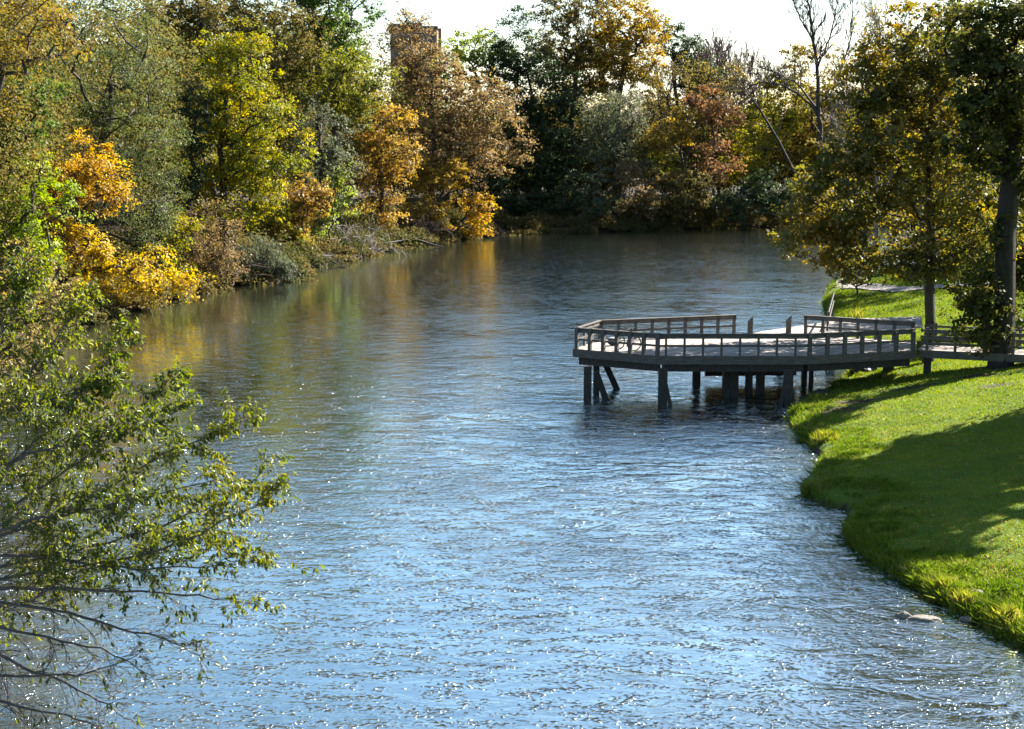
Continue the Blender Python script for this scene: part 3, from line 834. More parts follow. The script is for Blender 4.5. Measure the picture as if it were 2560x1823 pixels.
def sapling(label, u, v, h, r, seed):
    p = W(u, v, 2.1)
    base = np.array([p[0], p[1], gz(p[0], p[1]) - 0.05])
    rs = np.random.default_rng(seed)
    root = empty('sapling', base, label, 'tree', 'saplings on the far lawn')
    pts = [base + (rs.normal(0, .02), 0, h * t) for t in np.linspace(0, 1, 6)]
    m = MB().tube(pts, [r * (1 - 0.5 * t) for t in np.linspace(0, 1, 6)], 7)
    P = []
    for i in range(14):
        q = pts[0] + np.array([0, 0, h * rs.uniform(0.5, 1)]); e = q + np.array([rs.normal(0, .6), rs.normal(0, .6), rs.uniform(.3, .8)])
        m.tube([q, e], [r * .4, r * .15], 5); P.append(e)
    m.build('trunk', BARK, root, base)
    P = np.repeat(np.array(P), 25, 0) + rs.normal(0, .3, (350, 3)); n = len(P)
    v_, f_ = leaf_cards(P, unit(rs.normal(0, 1, (n, 3)) + (0, 0, .6)), rs.normal(0, 1, (n, 3)), np.full(n, .16), np.full(n, .1))
    link('crown', np_mesh('crown', v_ - base, f_), lm('olive'), root)
sapling('thin sapling on the far lawn, the thinner of two near the path', 2386, 716, 3.6, 0.05, 71)
sapling('dark sapling on the far lawn, the thicker of two near the path', 2395, 722, 3.8, 0.085, 72)

# a mass of wood further back that reads as one
def woodland():
    rs = np.random.default_rng(90)
    V, Fc, off = [], [], 0
    for (x0, x1, y0, y1, n, h0, h1) in [(-80, -33, 90, 205, 120, 16, 30), (-62, -22, 185, 235, 60, 18, 31), (-20, 0, 205, 250, 24, 12, 19), (-5, 120, 228, 262, 120, 10, 19), (44, 95, 100, 150, 50, 9, 17)]:
        for k in range(n):
            x, y = rs.uniform(x0, x1), rs.uniform(y0, y1)
            h = rs.uniform(h0, h1); r = rs.uniform(3.5, 6)
            if river_dist(np.array([x]), np.array([y]))[0] < 4: continue
            lsz = min(1, y / 210); m = int(1800 * lsz ** -1.6)
            d = unit(rs.normal(0, 1, (m, 3))); q = 0.6 + 0.4 * rs.random(m) + 0.2 * np.sin(7 * d[:, 0]) * np.sin(6 * d[:, 2])
            P = np.array([x, y, 0.55 * h]) + d * q[:, None] * np.array([r, r, 0.45 * h]) + np.array([0, 0, gz(x, y)])
            v, f = leaf_cards(P, unit(d * .6 + rs.normal(0, .6, (m, 3)) + (0, 0, .5)), rs.normal(0, 1, (m, 3)), rs.uniform(.35, .65, m) * lsz, rs.uniform(.25, .42, m) * lsz)
            V.append(v); Fc.append(f + off); off += len(v)
    m = leaf_mat('leaf_woodland', stops((0.045, 0.065, 0.022), (0.09, 0.095, 0.03), (0.16, 0.12, 0.035), (0.085, 0.10, 0.035)), 0.4, nscale=0.16, mixr=0.3, gloss=0.004)
    tag(link('woodland', np_mesh('woodland', np.concatenate(V), np.concatenate(Fc)), m), 'deep autumn woodland filling in behind the trees of both banks', 'woodland', kind='stuff')
woodland()

# ground cover and brambles that hide the wooded waterline
def undergrowth():
    rs = np.random.default_rng(95)
    V, Fc, off = [], [], 0
    n = 0
    L = np.concatenate([np.array([POLY[4:19]])], 0)[0]
    seg = np.concatenate([[0], np.cumsum(np.linalg.norm(np.diff(L, axis=0), axis=1))])
    for k in range(1500):
        s = rs.uniform(0, seg[-1]); inland = k > 760
        x = np.interp(s, seg, L[:, 0]); y = np.interp(s, seg, L[:, 1])
        far = y > 195
        x += rs.normal(0, 2.0) - (rs.uniform(2, 14) if inland and not far else 0); y += rs.normal(0, 2.0) + (rs.uniform(0, 20 if far else 8) if inland else 0)
        d = river_dist(np.array([x]), np.array([y]))[0]
        if d < -0.5 or d > (16 if inland else 7): continue
        r = rs.uniform(.9, 1.9); h = rs.uniform(.6, 1.9) * min(1, .55 + max(d, 0) / 3) * (1.7 if inland else 1)
        m = int(260 * r)
        dd = unit(rs.normal(0, 1, (m, 3))); dd[:, 2] = np.abs(dd[:, 2])
        P = np.array([x, y, gz(x, y)]) + dd * (rs.uniform(.4, 1.05, m))[:, None] * (r, r, h)
        v, f = leaf_cards(P, unit(dd * .5 + rs.normal(0, .6, (m, 3)) + (0, 0, .4)), rs.normal(0, 1, (m, 3)), rs.uniform(.2, .38, m), rs.uniform(.14, .24, m))
        V.append(v); Fc.append(f + off); off += len(v)
    m = leaf_mat('leaf_undergrowth', stops((0.035, 0.047, 0.02), (0.075, 0.08, 0.027), (0.13, 0.092, 0.036), (0.07, 0.075, 0.03)), 0.42, nscale=0.3, mixr=0.35, gloss=0.004)
    tag(link('undergrowth', np_mesh('undergrowth', np.concatenate(V), np.concatenate(Fc)), m), 'tangled low undergrowth along the wooded waterline', 'undergrowth', kind='stuff')
undergrowth()

# building behind the trees
def building():
    Y = 300
    a, b = at(975, 60, Y), at(1092, 60, Y)
    base = np.array([(a[0] + b[0]) / 2, Y, gz((a[0] + b[0]) / 2, Y) - 0.2])
    root = empty('apartment_building', base, 'grey brown block of a building rising behind the mauve brown tree', 'building')
    w = b[0] - a[0]; top = at(1030, 72, Y)[2]
    brick = solid('brown_brick', [(0.3, (0.20, 0.13, 0.09)), (0.7, (0.29, 0.19, 0.14))], 6, stretch=(1, 1, 4), bump=0.01)
    grey = solid('dark_roofing', [(0.3, (0.06, 0.06, 0.065)), (0.7, (0.11, 0.11, 0.115))], 3)
    glass = solid('window_glass', [(0.3, (0.02, 0.025, 0.03)), (0.7, (0.04, 0.05, 0.06))], 1, rough=0.1)
    x0, x1, z0 = -w / 2, w / 2, 0
    zt = top - base[2]
    MB().prism([(x0, 0, z0), (x1, 0, z0), (x1, 12, z0), (x0, 12, z0)], [(x0, 0, zt), (x1, 0, zt), (x1, 12, zt), (x0, 12, zt)]).build('wall', brick, root)
    MB().bar((x0 - .2, -.1, zt + .25), (x1 + .2, -.1, zt + .25), .5, .5).bar((x0 - .2, 12.1, zt + .25), (x1 + .2, 12.1, zt + .25), .5, .5).bar((x0, .15, zt + .25), (x0, 11.85, zt + .25), .4, .5).bar((x1, .15, zt + .25), (x1, 11.85, zt + .25), .4, .5).build('parapet', grey, root)
    MB().bar((x0 + 1.2, 3, zt), (x0 + 1.2, 3, zt + 1.1), 2.6, 3).build('stair_housing', grey, root)
    MB().bar((.4, 3, zt), (.4, 3, zt + 1.2), 2.4, 3).build('plant_housing', grey, root)
    MB().bar((x1 + .5, 2, 0), (x1 + .5, 2, zt + .2), .6, .6).build('chimney', brick, root)
    for i in range(4):
        for j in range(3):
            x = x0 + w * (i + .5) / 4; z = zt - 2.2 - 3.2 * j
            fr = MB().bar((x, -.03, z - .8), (x, -.03, z + .8), 1.2, .06).build('window', grey, root)
            MB().bar((x, -.07, z - .7), (x, -.07, z + .7), 1.0, .04).build('pane', glass, fr)
building()

# ------------------------------------------------------------------ viewing platform
ZD, ZR = 2.3, 3.3
cA, cB, cC, cD = W(1436, 872, ZD), W(1649, 890, ZD), W(2019, 890, ZD), W(2288, 876, ZD)
cE, cF, cG, cH = W(1497, 802, ZR), W(1839, 788, ZR), W(2011, 789, ZR), W(2290, 806, ZR)
for c in (cE, cF, cG, cH): c[2] = ZD
PLY = [cA, cB, cC, cD, cH, cG, cF, cE]
pbase = np.mean(PLY, axis=0); pbase[2] = 0
plat = empty('viewing_platform', pbase, 'grey timber viewing platform on piles standing in the river', 'platform')

def planks(polyg, z, th, name, mat, parent, off, width=0.15, gap=0.012, ang=0.0, seed=3):
    """boards clipped to a convex outline"""
    rs = np.random.default_rng(seed)
    ca, sa = math.cos(ang), math.sin(ang)
    pts = [(p[0] * ca + p[1] * sa, -p[0] * sa + p[1] * ca) for p in polyg]
    y0, y1 = min(p[1] for p in pts), max(p[1] for p in pts)
    def span(y):
        xs_ = []
        for i in range(len(pts)):
            (ax, ay), (bx, by) = pts[i], pts[(i + 1) % len(pts)]
            if (ay <= y < by) or (by <= y < ay): xs_.append(ax + (y - ay) * (bx - ax) / (by - ay))
        return (min(xs_), max(xs_)) if len(xs_) >= 2 else None
    m = MB(); y = y0 + 0.002
    while y < y1 - 0.02:
        e = min(y + width - gap, y1 - 0.002)
        a, b = span(y + 1e-4), span(e - 1e-4)
        if a and b:
            cuts = [0] + sorted(rs.uniform(0.1, 0.9, rs.integers(1, 3)).tolist()) + [1]
            for k in range(len(cuts) - 1):
                dz = rs.normal(0, 0.003)
                g = lambda sp_, t: sp_[0] + (sp_[1] - sp_[0]) * t
                q = [(g(a, cuts[k]) + .003, y), (g(a, cuts[k + 1]) - .003, y), (g(b, cuts[k + 1]) - .003, e), (g(b, cuts[k]) + .003, e)]
                q = [(x * ca - yy * sa, x * sa + yy * ca) for x, yy in q]
                m.prism([(x, yy, z - th + dz) for x, yy in q], [(x, yy, z + dz) for x, yy in q])
        y += width
    return m.build(name, mat, parent, off)
planks(PLY, ZD, 0.05, 'deck', PLANK, plat, pbase, ang=0.9)

pcen = np.mean(PLY, axis=0)
def outward(p, q):
    d = unit(q - p); n = np.array([d[1], -d[0], 0])
    if np.dot((p + q) / 2 - pcen, n) < 0: n = -n
    return d, n

def board(name, p, q, th, h, mat, parent, off):
    return MB().bar(p, q, th, h).build(name, mat, parent, off)

sides = [(cA, cB, 7, .17, True), (cB, cC, 8, .10, False), (cC, cD, 7, .17, True), (cG, cH, 7, .17, False), (cF, cE, 9, .15, False), (cE, cA, 4, .15, False)]
for p, q, n, tw, slant in sides:
    d, nrm = outward(p, q)
    o3 = np.array([0, 0, 1.0])
    board('fascia_board', p + nrm * .04 + o3 * -.20 - d * .02, q + nrm * .04 + o3 * -.20 + d * .02, .07, .40, WOOD, plat, pbase)
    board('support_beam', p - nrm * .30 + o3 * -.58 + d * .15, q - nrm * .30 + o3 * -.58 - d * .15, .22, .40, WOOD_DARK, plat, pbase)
    a, b = p - nrm * .10, q - nrm * .10
    board('top_rail', a + o3 * .90 + d * .02, b + o3 * .90 - d * .02, .06, .20, WOOD, plat, pbase)
    board('rail_cap', a + o3 * 1.02 + d * .02, b + o3 * 1.02 - d * .02, .19, .04, WOOD, plat, pbase)
    board('mid_rail', a + o3 * .46 + d * .02, b + o3 * .46 - d * .02, .05, .10, WOOD, plat, pbase)
    for i in range(n):
        if tw == .10: c = p + (q - p) * (i + 0.35) / n
        else: c = p + d * .12 + (q - p - d * .24) * i / (n - 1)
        c = c + nrm * (-.02 if slant else -.08)
        m = MB()
        hw = tw / 2; dep = .075 if slant else .05
        f_ = lambda sx, sy, z: c + d * sx * hw + nrm * sy * dep + o3 * z
        lo = -.02 if tw != .10 else 0.0
        if slant:
            m.prism([f_(-1, -1, lo), f_(1, -1, lo), f_(1, 1, lo), f_(-1, 1, lo)], [f_(-1, -1, 1.06), f_(1, -1, 1.06), f_(1, 1, .93), f_(-1, 1, .93)])
        else:
            m.prism([f_(-1, -1, lo), f_(1, -1, lo), f_(1, 1, lo), f_(-1, 1, lo)], [f_(-1, -1, .995), f_(1, -1, .995), f_(1, 1, .995), f_(-1, 1, .995)])
        m.build('rail_post', WOOD, plat, pbase)
d, nrm = outward(cF, cG)
board('fascia_board', cF + nrm * .04 + (0, 0, -.2), cG + nrm * .04 + (0, 0, -.2), .07, .40, WOOD, plat, pbase)
d, nrm = outward(cD, cH)
board('fascia_board', cD + nrm * .04 + (0, 0, -.2), cH + nrm * .04 + (0, 0, -.2), .07, .40, WOOD, plat, pbase)
# joists under the deck
for k in range(5):
    y = 71.6 + k * 1.35
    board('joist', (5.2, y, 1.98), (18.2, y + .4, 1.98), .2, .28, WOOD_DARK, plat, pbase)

def pile(u0, v0, u1, flare=0, w=None):
    p = W((u0 + u1) / 2, v0, 0)
    w = w or (u1 - u0) / scale_at(p[1])
    m = MB().bar(p + (0, 0, -1.2), p + (0, 0, 1.75), w, w * .9, up=(0, 1, 0))
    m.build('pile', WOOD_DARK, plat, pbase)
    if flare:
        e = p + np.array([flare * (w * .5 + .24), -.02, -.35]); s_ = p + np.array([flare * (w * .5 - .06), -.02, 1.0])
        MB().bar(s_, e, .16, w * .8, up=(0, 1, 0)).build('brace', WOOD_DARK, plat, pbase)
pile(1459, 1006, 1478); pile(1483, 985, 1498); pile(1645, 1014, 1667, 1); pile(1731, 965, 1750); pile(1806, 990, 1844, 0, .72)
pile(1863, 985, 1880); pile(1890, 985, 1910); pile(1958, 1017, 1980, -1); pile(2003, 962, 2016); pile(2022, 966, 2032)
for (u0, v0, z0, u1, v1) in [(1490, 940, 1.0, 1513, 997), (1511, 915, 1.7, 1541, 973)]:
    e = W(u1, v1, 0); s_ = at(u0, v0, e[1] - .3 if z0 > 1.5 else e[1])
    MB().bar(s_ + np.array([0, 0, .2]), e + (e - s_) * .3, .3, .3, up=(0, 1, 0)).build('brace', WOOD_DARK, plat, pbase)
p = W(2221, 915, 1.0)
MB().bar((p[0], p[1], gz(p[0], p[1]) - .4), (p[0], p[1], 1.95), .45, .5).build('footing', WOOD_DARK, plat, pbase)
MB().bar((9.9, 76.4, .85), (14.6, 76.7, .85), .3, .95).build('shade_board', WOOD_DARK, plat, pbase)  # dark board added to fill in the shade under the deck

# walkway from the bank
wA, wB = W(2296, 874, ZD), W(2310, 861.5, ZD)
wd = unit(np.array([W(2480, 883, ZD)[0] - wA[0], W(2480, 883, ZD)[1] - wA[1], 0]))
wl = 11.0
wn = np.array([-wd[1], wd[0], 0]); ww = 1.75
w0 = wA.copy(); w1 = w0 + wd * wl; w2 = w1 + wn * ww; w3 = w0 + wn * ww
walk = empty('walkway', (w0[0], w0[1], 1.2), 'timber walkway with three rails each side joining the platform to the bank', 'walkway')
wo = np.array([w0[0], w0[1], 1.2])
planks([w0, w1, w2, w3], ZD - .004, .05, 'deck', PLANK, walk, wo, ang=math.atan2(wd[1], wd[0]) + math.pi / 2, seed=9)
for side in (0, 1):
    b0 = w0 + wn * (ww * side) + wd * .05
    sgn = -1 if side == 0 else 1
    board('fascia_board', b0 + wn * sgn * .04 + (0, 0, -.19), b0 + wd * (wl - .1) + wn * sgn * .04 + (0, 0, -.19), .07, .38, WOOD, walk, wo)
    for z in (.95, .65, .33):
        board('rail', b0 + wn * sgn * -.02 + (0, 0, z) + wd * .02, b0 + wn * sgn * -.02 + wd * (wl - .1) + (0, 0, z), .05, .11, WOOD, walk, wo)
    for k in range(9):
        c = b0 + wd * (.35 + 1.32 * k + .2 * side) + wn * sgn * .115
        MB().bar(c + (0, 0, -.36), c + (0, 0, 1.10), .12, .09).build('rail_post', WOOD, walk, wo)
for k in range(4):
    c = w0 + wd * (.4 + 3.2 * k) + wn * .5
    MB().bar((c[0], c[1], gz(c[0], c[1]) - .3), (c[0], c[1], 2.24), .3, .3).build('footing', WOOD_DARK, walk, wo)

# lower boardwalk behind the platform
bz = 2.15
b0, b1 = W(1845, 836, bz), W(2060, 831, bz)
bA = np.array([cF[0] + .3, cF[1] + .15, bz]); bB = np.array([cG[0] + .1, cG[1] + .15, bz])
bC = W(2306, 818, bz); bD = W(2303, 791, bz); bE = W(2120, 797, bz); bF = W(1900, 829, bz)
bw = empty('boardwalk', (bA[0], bA[1], .5), 'pale planked boardwalk behind the platform running to the far lawn', 'boardwalk')
bo = np.array([bA[0], bA[1], .5])
planks([bA, bB, bC, bD, bE, bF], bz, .05, 'deck', PLANK, bw, bo, ang=.35, seed=12)
for p, q in [(bF, bE), (bE, bD), (bD, bC)]:
    board('fascia_board', p + (0, 0, -.17), q + (0, 0, -.17), .06, .26, WOOD, bw, bo)
for u, vt, vb in [(1875, 792, 836), (1971, 789.5, 833)]:
    c = W(u, vb, bz); top = at(u, vt, c[1])[2]
    hw = .13
    m = MB().prism([(c[0] - hw, c[1] - .1, .3), (c[0] + hw, c[1] - .1, .3), (c[0] + hw, c[1] + .1, .3), (c[0] - hw, c[1] + .1, .3)],
                   [(c[0] - hw, c[1] - .1, top - .28), (c[0] + hw, c[1] - .1, top - .02), (c[0] + hw, c[1] + .1, top), (c[0] - hw, c[1] + .1, top - .26)])
    m.build('tall_post', WOOD, bw, bo)
for u, v in [(1930, 900), (2060, 880), (2180, 850)]:
    c = W(u, v, 0.2); c = np.array([min(max(c[0], bF[0] + .4), bC[0] - 1), bF[1] + .2 if u < 2000 else bE[1] - 2.0, 0])
    MB().bar(c + (0, 0, -1), c + (0, 0, bz - .06), .3, .3).build('pile', WOOD_DARK, bw, bo)
# stair rail beyond the boardwalk
q0, q1 = W(2068, 828, bz), W(2082, 770, 1.2)
st = empty('picket_rail', (q0[0], q0[1], bz), 'short picket rail leading down behind the platform to the water', 'railing')
so = np.array([q0[0], q0[1], bz])
qd = (q1 - q0)
for k in range(7):
    c = q0 + qd * k / 6
    MB().bar((c[0], c[1], gz(c[0], c[1]) if river_dist(np.array([c[0]]), np.array([c[1]]))[0] > 0 else -.3), (c[0], c[1], c[2] + 1.05), .09, .07).build('picket', WOOD, st, so)
for z in (.45, 1.0):
    board('rail', q0 + (0.06, 0, z), q1 + (0.06, 0, z), .04, .11, WOOD, st, so)

# bicycle
def bicycle():
    f = W(1585, 877, ZD)
    rot = math.radians(128)
    base = np.array([f[0], f[1], ZD])
    root = empty('bicycle', base, 'dark bicycle standing on the platform deck with its front wheel turned', 'bicycle')
    black = solid('black_rubber', [(0.3, (0.012, 0.012, 0.012)), (0.7, (0.03, 0.03, 0.03))], 8, rough=0.6)
    paint = solid('dark_frame_paint', [(0.3, (0.02, 0.022, 0.03)), (0.7, (0.035, 0.038, 0.05))], 8, rough=0.3)
    metal = solid('bright_metal', [(0.3, (0.35, 0.35, 0.36)), (0.7, (0.5, 0.5, 0.5))], 8, rough=0.3)
    bd = np.array([math.cos(rot), math.sin(rot), 0])       # towards the rear
    fd = np.array([0.96, 0.28, 0])                          # plane of the turned front wheel
    r = .355
    def wheel(c, pl):
        ring = [c + r * (math.cos(t) * pl + np.array([0, 0, math.sin(t)])) for t in np.linspace(0, 2 * math.pi, 28, endpoint=False)]
        w = MB().tube([c + np.cross(pl, (0, 0, 1)) * .04, c - np.cross(pl, (0, 0, 1)) * .04], .03, 8).build('wheel', metal, root, base)
        m = MB().tube(ring, .026, 7, True); m.build('tyre', black, w, base)
        m = MB().tube([c + (p - c) * .92 for p in ring], .012, 5, True); m.build('rim', metal, w, base)
        m = MB()
        for t in np.linspace(0, 2 * math.pi, 16, endpoint=False):
            m.tube([c, c + .9 * r * (math.cos(t) * pl + np.array([0, 0, math.sin(t)]))], .003, 4)
        m.build('spokes', metal, w, base)
    c1 = base + (0, 0, r); c2 = c1 + bd * 1.05
    wheel(c1, fd); wheel(c2, bd)
    head = c1 + bd * .22 + (0, 0, .48); headb = c1 + bd * .17 + (0, 0, .34)
    bb = c1 + bd * .62 + (0, 0, -.06); seat = c1 + bd * .80 + (0, 0, .46)
    m = MB()
    for a, b_, rr in [(head, seat, .018), (headb, bb, .02), (bb, seat + (0, 0, .06), .018), (bb, c2, .012), (seat, c2, .01), (headb, c1, .016), (headb, head + (0, 0, .12), .02)]:
        m.tube([a, b_], rr, 7)
    m.build('frame', paint, root, base)
    hb = head + (0, 0, .26); side = fd * 0 + np.cross(bd, (0, 0, 1))
    MB().tube([head, hb], .016, 6).tube([hb + side * .30 + bd * .12, hb + side * .26, hb + side * .05 + (0, 0, -.03), hb - side * .05 + (0, 0, -.03), hb - side * .26, hb - side * .30 + bd * .12], .014, 6).build('handlebar', black, root, base)
    for sg in (1, -1):
        MB().tube([hb + side * .30 * sg + bd * .05, hb + side * .31 * sg + bd * .17], .02, 6).build('grip', black, root, base)
    s2 = seat + (0, 0, .14)
    MB().tube([seat, s2], .014, 6).build('seat_post', metal, root, base)
    MB().prism([s2 + bd * -.14 + side * .03, s2 + bd * .12 + side * .08, s2 + bd * .12 - side * .08, s2 + bd * -.14 - side * .03],
               [s2 + bd * -.13 + side * .02 + (0, 0, .05), s2 + bd * .12 + side * .07 + (0, 0, .07), s2 + bd * .12 - side * .07 + (0, 0, .07), s2 + bd * -.13 - side * .02 + (0, 0, .05)]).build('saddle', black, root, base)
    MB().tube([bb + side * .08, bb + side * .08 + (0, 0, -.17)], .01, 5).tube([bb - side * .08, bb - side * .08 + (0, 0, .17)], .01, 5).build('crank', metal, root, base)
bicycle()

def blob(name, label, cat, c, r, mat, seed, sub=3, rough=0.18, flat=None):
    import bmesh
    bm = bmesh.new()
    bmesh.ops.create_icosphere(bm, subdivisions=sub, radius=1)
    rs = np.random.default_rng(seed)
    ks = rs.normal(0, 2.2, (6, 3)); ph = rs.uniform(0, 6, 6)
    for v in bm.verts:
        p = np.array(v.co)
        n = sum(math.sin(float(np.dot(k, p)) + a) for k, a in zip(ks, ph)) / 6
        n2 = sum(math.sin(float(np.dot(k * 3, p)) + a) for k, a in zip(ks, ph)) / 6
        p = p * (1 + rough * 1.6 * n + rough * 0.6 * n2)
        if flat: p[2] = max(min(p[2], flat), -flat * 1.5)
        v.co = p * np.array(r)
    me = bpy.data.meshes.new(name); bm.to_mesh(me); bm.free()
    o = link(name, me, mat); o.location = c
    tag(o, label, cat)
    return o

bag = W(1531, 864, ZD)
DARKCLOTH = solid('dark_cloth', [(0.3, (0.015, 0.016, 0.022)), (0.7, (0.04, 0.04, 0.05))], 6)
PALECLOTH = solid('pale_cloth', [(0.3, (0.35, 0.33, 0.30)), (0.7, (0.5, 0.47, 0.44))], 6)
bo_ = blob('bag', 'dark bag with a pale top lying on the deck behind the left rail', 'bag', (bag[0], bag[1], ZD + .19), (.26, .2, .19), DARKCLOTH, 5, rough=.08, flat=.9)
fl = blob('flap', None, None, (.03, 0, .17), (.2, .17, .06), PALECLOTH, 6, rough=.1); fl.parent = bo_

# rocks
def rock(label, u, v, r, mat, seed, dz=0.0, rot=0, flat=None):
    p = W(u, v, 0.1)
    z = max(gz(p[0], p[1]), 0.0)
    o = blob('rock', label, 'rock', (p[0], p[1], z + dz), r, mat, seed, flat=flat)
    o.rotation_euler = (0, 0, rot)
    return o
rock('big black boulder on the bank under the right end of the platform', 2160, 946, (.75, .6, .5), STONE_DARK, 21)
rock('dark wet rock at the waterline below the platform, the larger of two', 2055, 996, (.55, .4, .3), STONE_DARK, 22)
rock('dark wet rock in the shallows left of the larger one below the platform', 2018, 994, (.38, .3, .22), STONE_DARK, 23)
rock('small rounded rock at the foot of the grassy bank in the lower right', 2440, 1512, (.2, .17, .13), STONE, 24, dz=.03)
rock('pale flat rock among the tufts at the lower right waterline', 2420, 1542, (.2, .16, .1), STONE, 25, dz=.02)
slab = W(2310, 1549, 0)
o = blob('rock', 'pale flat slab of rock breaking the water near the lower right bank', 'rock', (slab[0], slab[1], 0.0), (.42, .2, .12), STONE, 26, rough=.16, flat=.7)
o.rotation_euler = (0, 0, -.12)
o = blob('rock', 'small pale rock sticking out of the water beside the flat slab', 'rock', tuple(W(2258, 1541, 0.02)), (.22, .13, .12), STONE, 27, rough=.16)
o.rotation_euler = (0, 0, -.5)
for k, (u, v) in enumerate([(1580, 568), (1602, 566), (1632, 566)]):
    p = W(u, v, .3)
    o = blob('rock', ['pale stone on the far shore below the grey shrub, leftmost of three', 'pale stone on the far shore, middle of three in a row', 'pale stone on the far shore, rightmost of three in a row'][k], 'rock', (p[0], p[1], max(gz(p[0], p[1]), .05) + .1), (.55, .4, .35), STONE, 30 + k)

# ------------------------------------------------------------------ grass
def grass_blades(x, y, h, w, rs, lean=0.5):
    n = len(x)
    z = ground_z(x, y)
    a = rs.uniform(0, 2 * math.pi, n)
    side = np.stack([np.cos(a), np.sin(a), np.zeros(n)], 1) * (w / 2)[:, None]
    b = rs.uniform(0, 2 * math.pi, n); l = np.abs(rs.normal(0, lean, n)) * h
    tip = np.stack([np.cos(b) * l, np.sin(b) * l, h], 1)
    base = np.stack([x, y, z - 0.01], 1)
    mid = base + tip * np.array([.38, .38, .62])
    v = np.stack([base - side, base + side, mid + side * .8, base + tip, mid - side * .8], 1).reshape(-1, 3)
    f = np.arange(5 * n).reshape(-1, 5)
    return v, f

def sample_right(n, ylo, yhi, rs, dmin, dmax, xmax=40):
    X, Yv = [], []
    tot = 0
    while tot < n:
        t = rs.random(n * 2)
        y = 1 / (1 / ylo + t * (1 / yhi - 1 / ylo))
        x = rs.uniform(8.3, xmax, n * 2)
        ok = (x < 0.36 * y + 1.5)
        x, y = x[ok], y[ok]
        d = river_dist(x, y)
        k = (d > dmin) & (d < dmax)
        X.append(x[k]); Yv.append(y[k]); tot += k.sum()
    return np.concatenate(X)[:n], np.concatenate(Yv)[:n]

def grass_mat(name, st, nscale):
    return leaf_mat(name, st, 0.4, nscale=nscale, mixr=0.5, gloss=0.015)
G1 = grass_mat('lawn_grass', stops((0.075, 0.12, 0.012), (0.125, 0.18, 0.016), (0.175, 0.215, 0.022), (0.23, 0.23, 0.04)), 0.6)
G2 = grass_mat('bank_grass', stops((0.05, 0.095, 0.012), (0.10, 0.16, 0.018), (0.16, 0.205, 0.028), (0.24, 0.22, 0.07)), 1.2)
rs = np.random.default_rng(100)
x, y = sample_right(190000, 34, 135, rs, 0.6, 60)
pc = np.array([p0[:2] + (3, 30), p0[:2] + (-2, 10), p0[:2], p1[:2], p2[:2], p2[:2] + (20, -12)])
dp_ = np.full(len(x), 1e9)
for (ax, ay), (bx, by) in zip(pc[:-1], pc[1:]):
    t_ = np.clip(((x - ax) * (bx - ax) + (y - ay) * (by - ay)) / ((bx - ax) ** 2 + (by - ay) ** 2), 0, 1)
    dp_ = np.minimum(dp_, np.hypot(x - ax - t_ * (bx - ax), y - ay - t_ * (by - ay)))
x, y = x[dp_ > 1.4], y[dp_ > 1.4]
worn = np.zeros(len(x))
for (wu, wv, wr) in [(2150, 990, 1.5), (2290, 972, 1.3), (2440, 962, 1.0), (2490, 1000, .8), (2090, 1005, 1.2)]:
    p = W(wu, wv, 1.0)
    worn = np.maximum(worn, np.exp(-((x - p[0]) ** 2 / (wr * 1.5) ** 2 + (y - p[1]) ** 2 / (wr * 0.6) ** 2)))
ok = rs.random(len(x)) > worn * 1.1
x, y = x[ok], y[ok]
n = len(x)
sc = np.clip(y / 55, 0.8, 2.0)
v1, f1 = grass_blades(x, y, rs.uniform(.04, .085, n) * sc, .022 * sc * rs.uniform(.7, 1.3, n), rs, 0.7)
tag(link('lawn_grass', np_mesh('lawn_grass', v1, f1), G1), 'short sunlit lawn grass covering the right bank', 'grass', kind='stuff')
# fallen leaves lying on the lawn
x, y = sample_right(4200, 34, 130, rs, 0.3, 40)
n = len(x)
lv, lf = leaf_cards(np.stack([x, y, ground_z(x, y) + .045], 1), unit(rs.normal(0, .35, (n, 3)) + (0, 0, 1)), rs.normal(0, 1, (n, 3)), rs.uniform(.06, .12, n) * np.clip(y / 60, 1, 1.6), rs.uniform(.05, .09, n) * np.clip(y / 60, 1, 1.6))
tag(link('fallen_leaves', np_mesh('fallen_leaves', lv, lf), leaf_mat('leaf_litter', stops((0.14, 0.07, 0.025), (0.26, 0.15, 0.03), (0.33, 0.25, 0.06)), 0.2, mixr=.8, gloss=.01)), 'brown and yellow fallen leaves scattered over the lawn', 'leaves', kind='stuff')
# taller unmown grass along the bank, in clumps
x, y = sample_right(7000, 34, 128, rs, -0.08, 2.6)
d = river_dist(x, y)
keep = rs.random(len(x)) < np.clip(1.15 - d / 2.6, 0.06, 1) * np.clip(0.45 + 1.5 * lump(x * .9, y * .9), 0.08, 1)
x, y, d = x[keep], y[keep], d[keep]
hh = (0.10 + 0.20 * np.exp(-d / 0.8)) * rs.uniform(.6, 1.35, len(x))
m = 34
x2 = np.repeat(x, m) + rs.normal(0, .11, len(x) * m); y2 = np.repeat(y, m) + rs.normal(0, .11, len(x) * m)
h2 = np.repeat(hh, m) * rs.uniform(.5, 1.15, len(x) * m)
v2, f2 = grass_blades(x2, y2, h2, .016 + .016 * rs.random(len(x2)), rs, 0.8)
v2[:, 2] = np.maximum(v2[:, 2], 0.0)
tag(link('bank_grass', np_mesh('bank_grass', v2, f2), G2), 'long unmown grass hanging over the edge of the right bank', 'grass', kind='stuff')

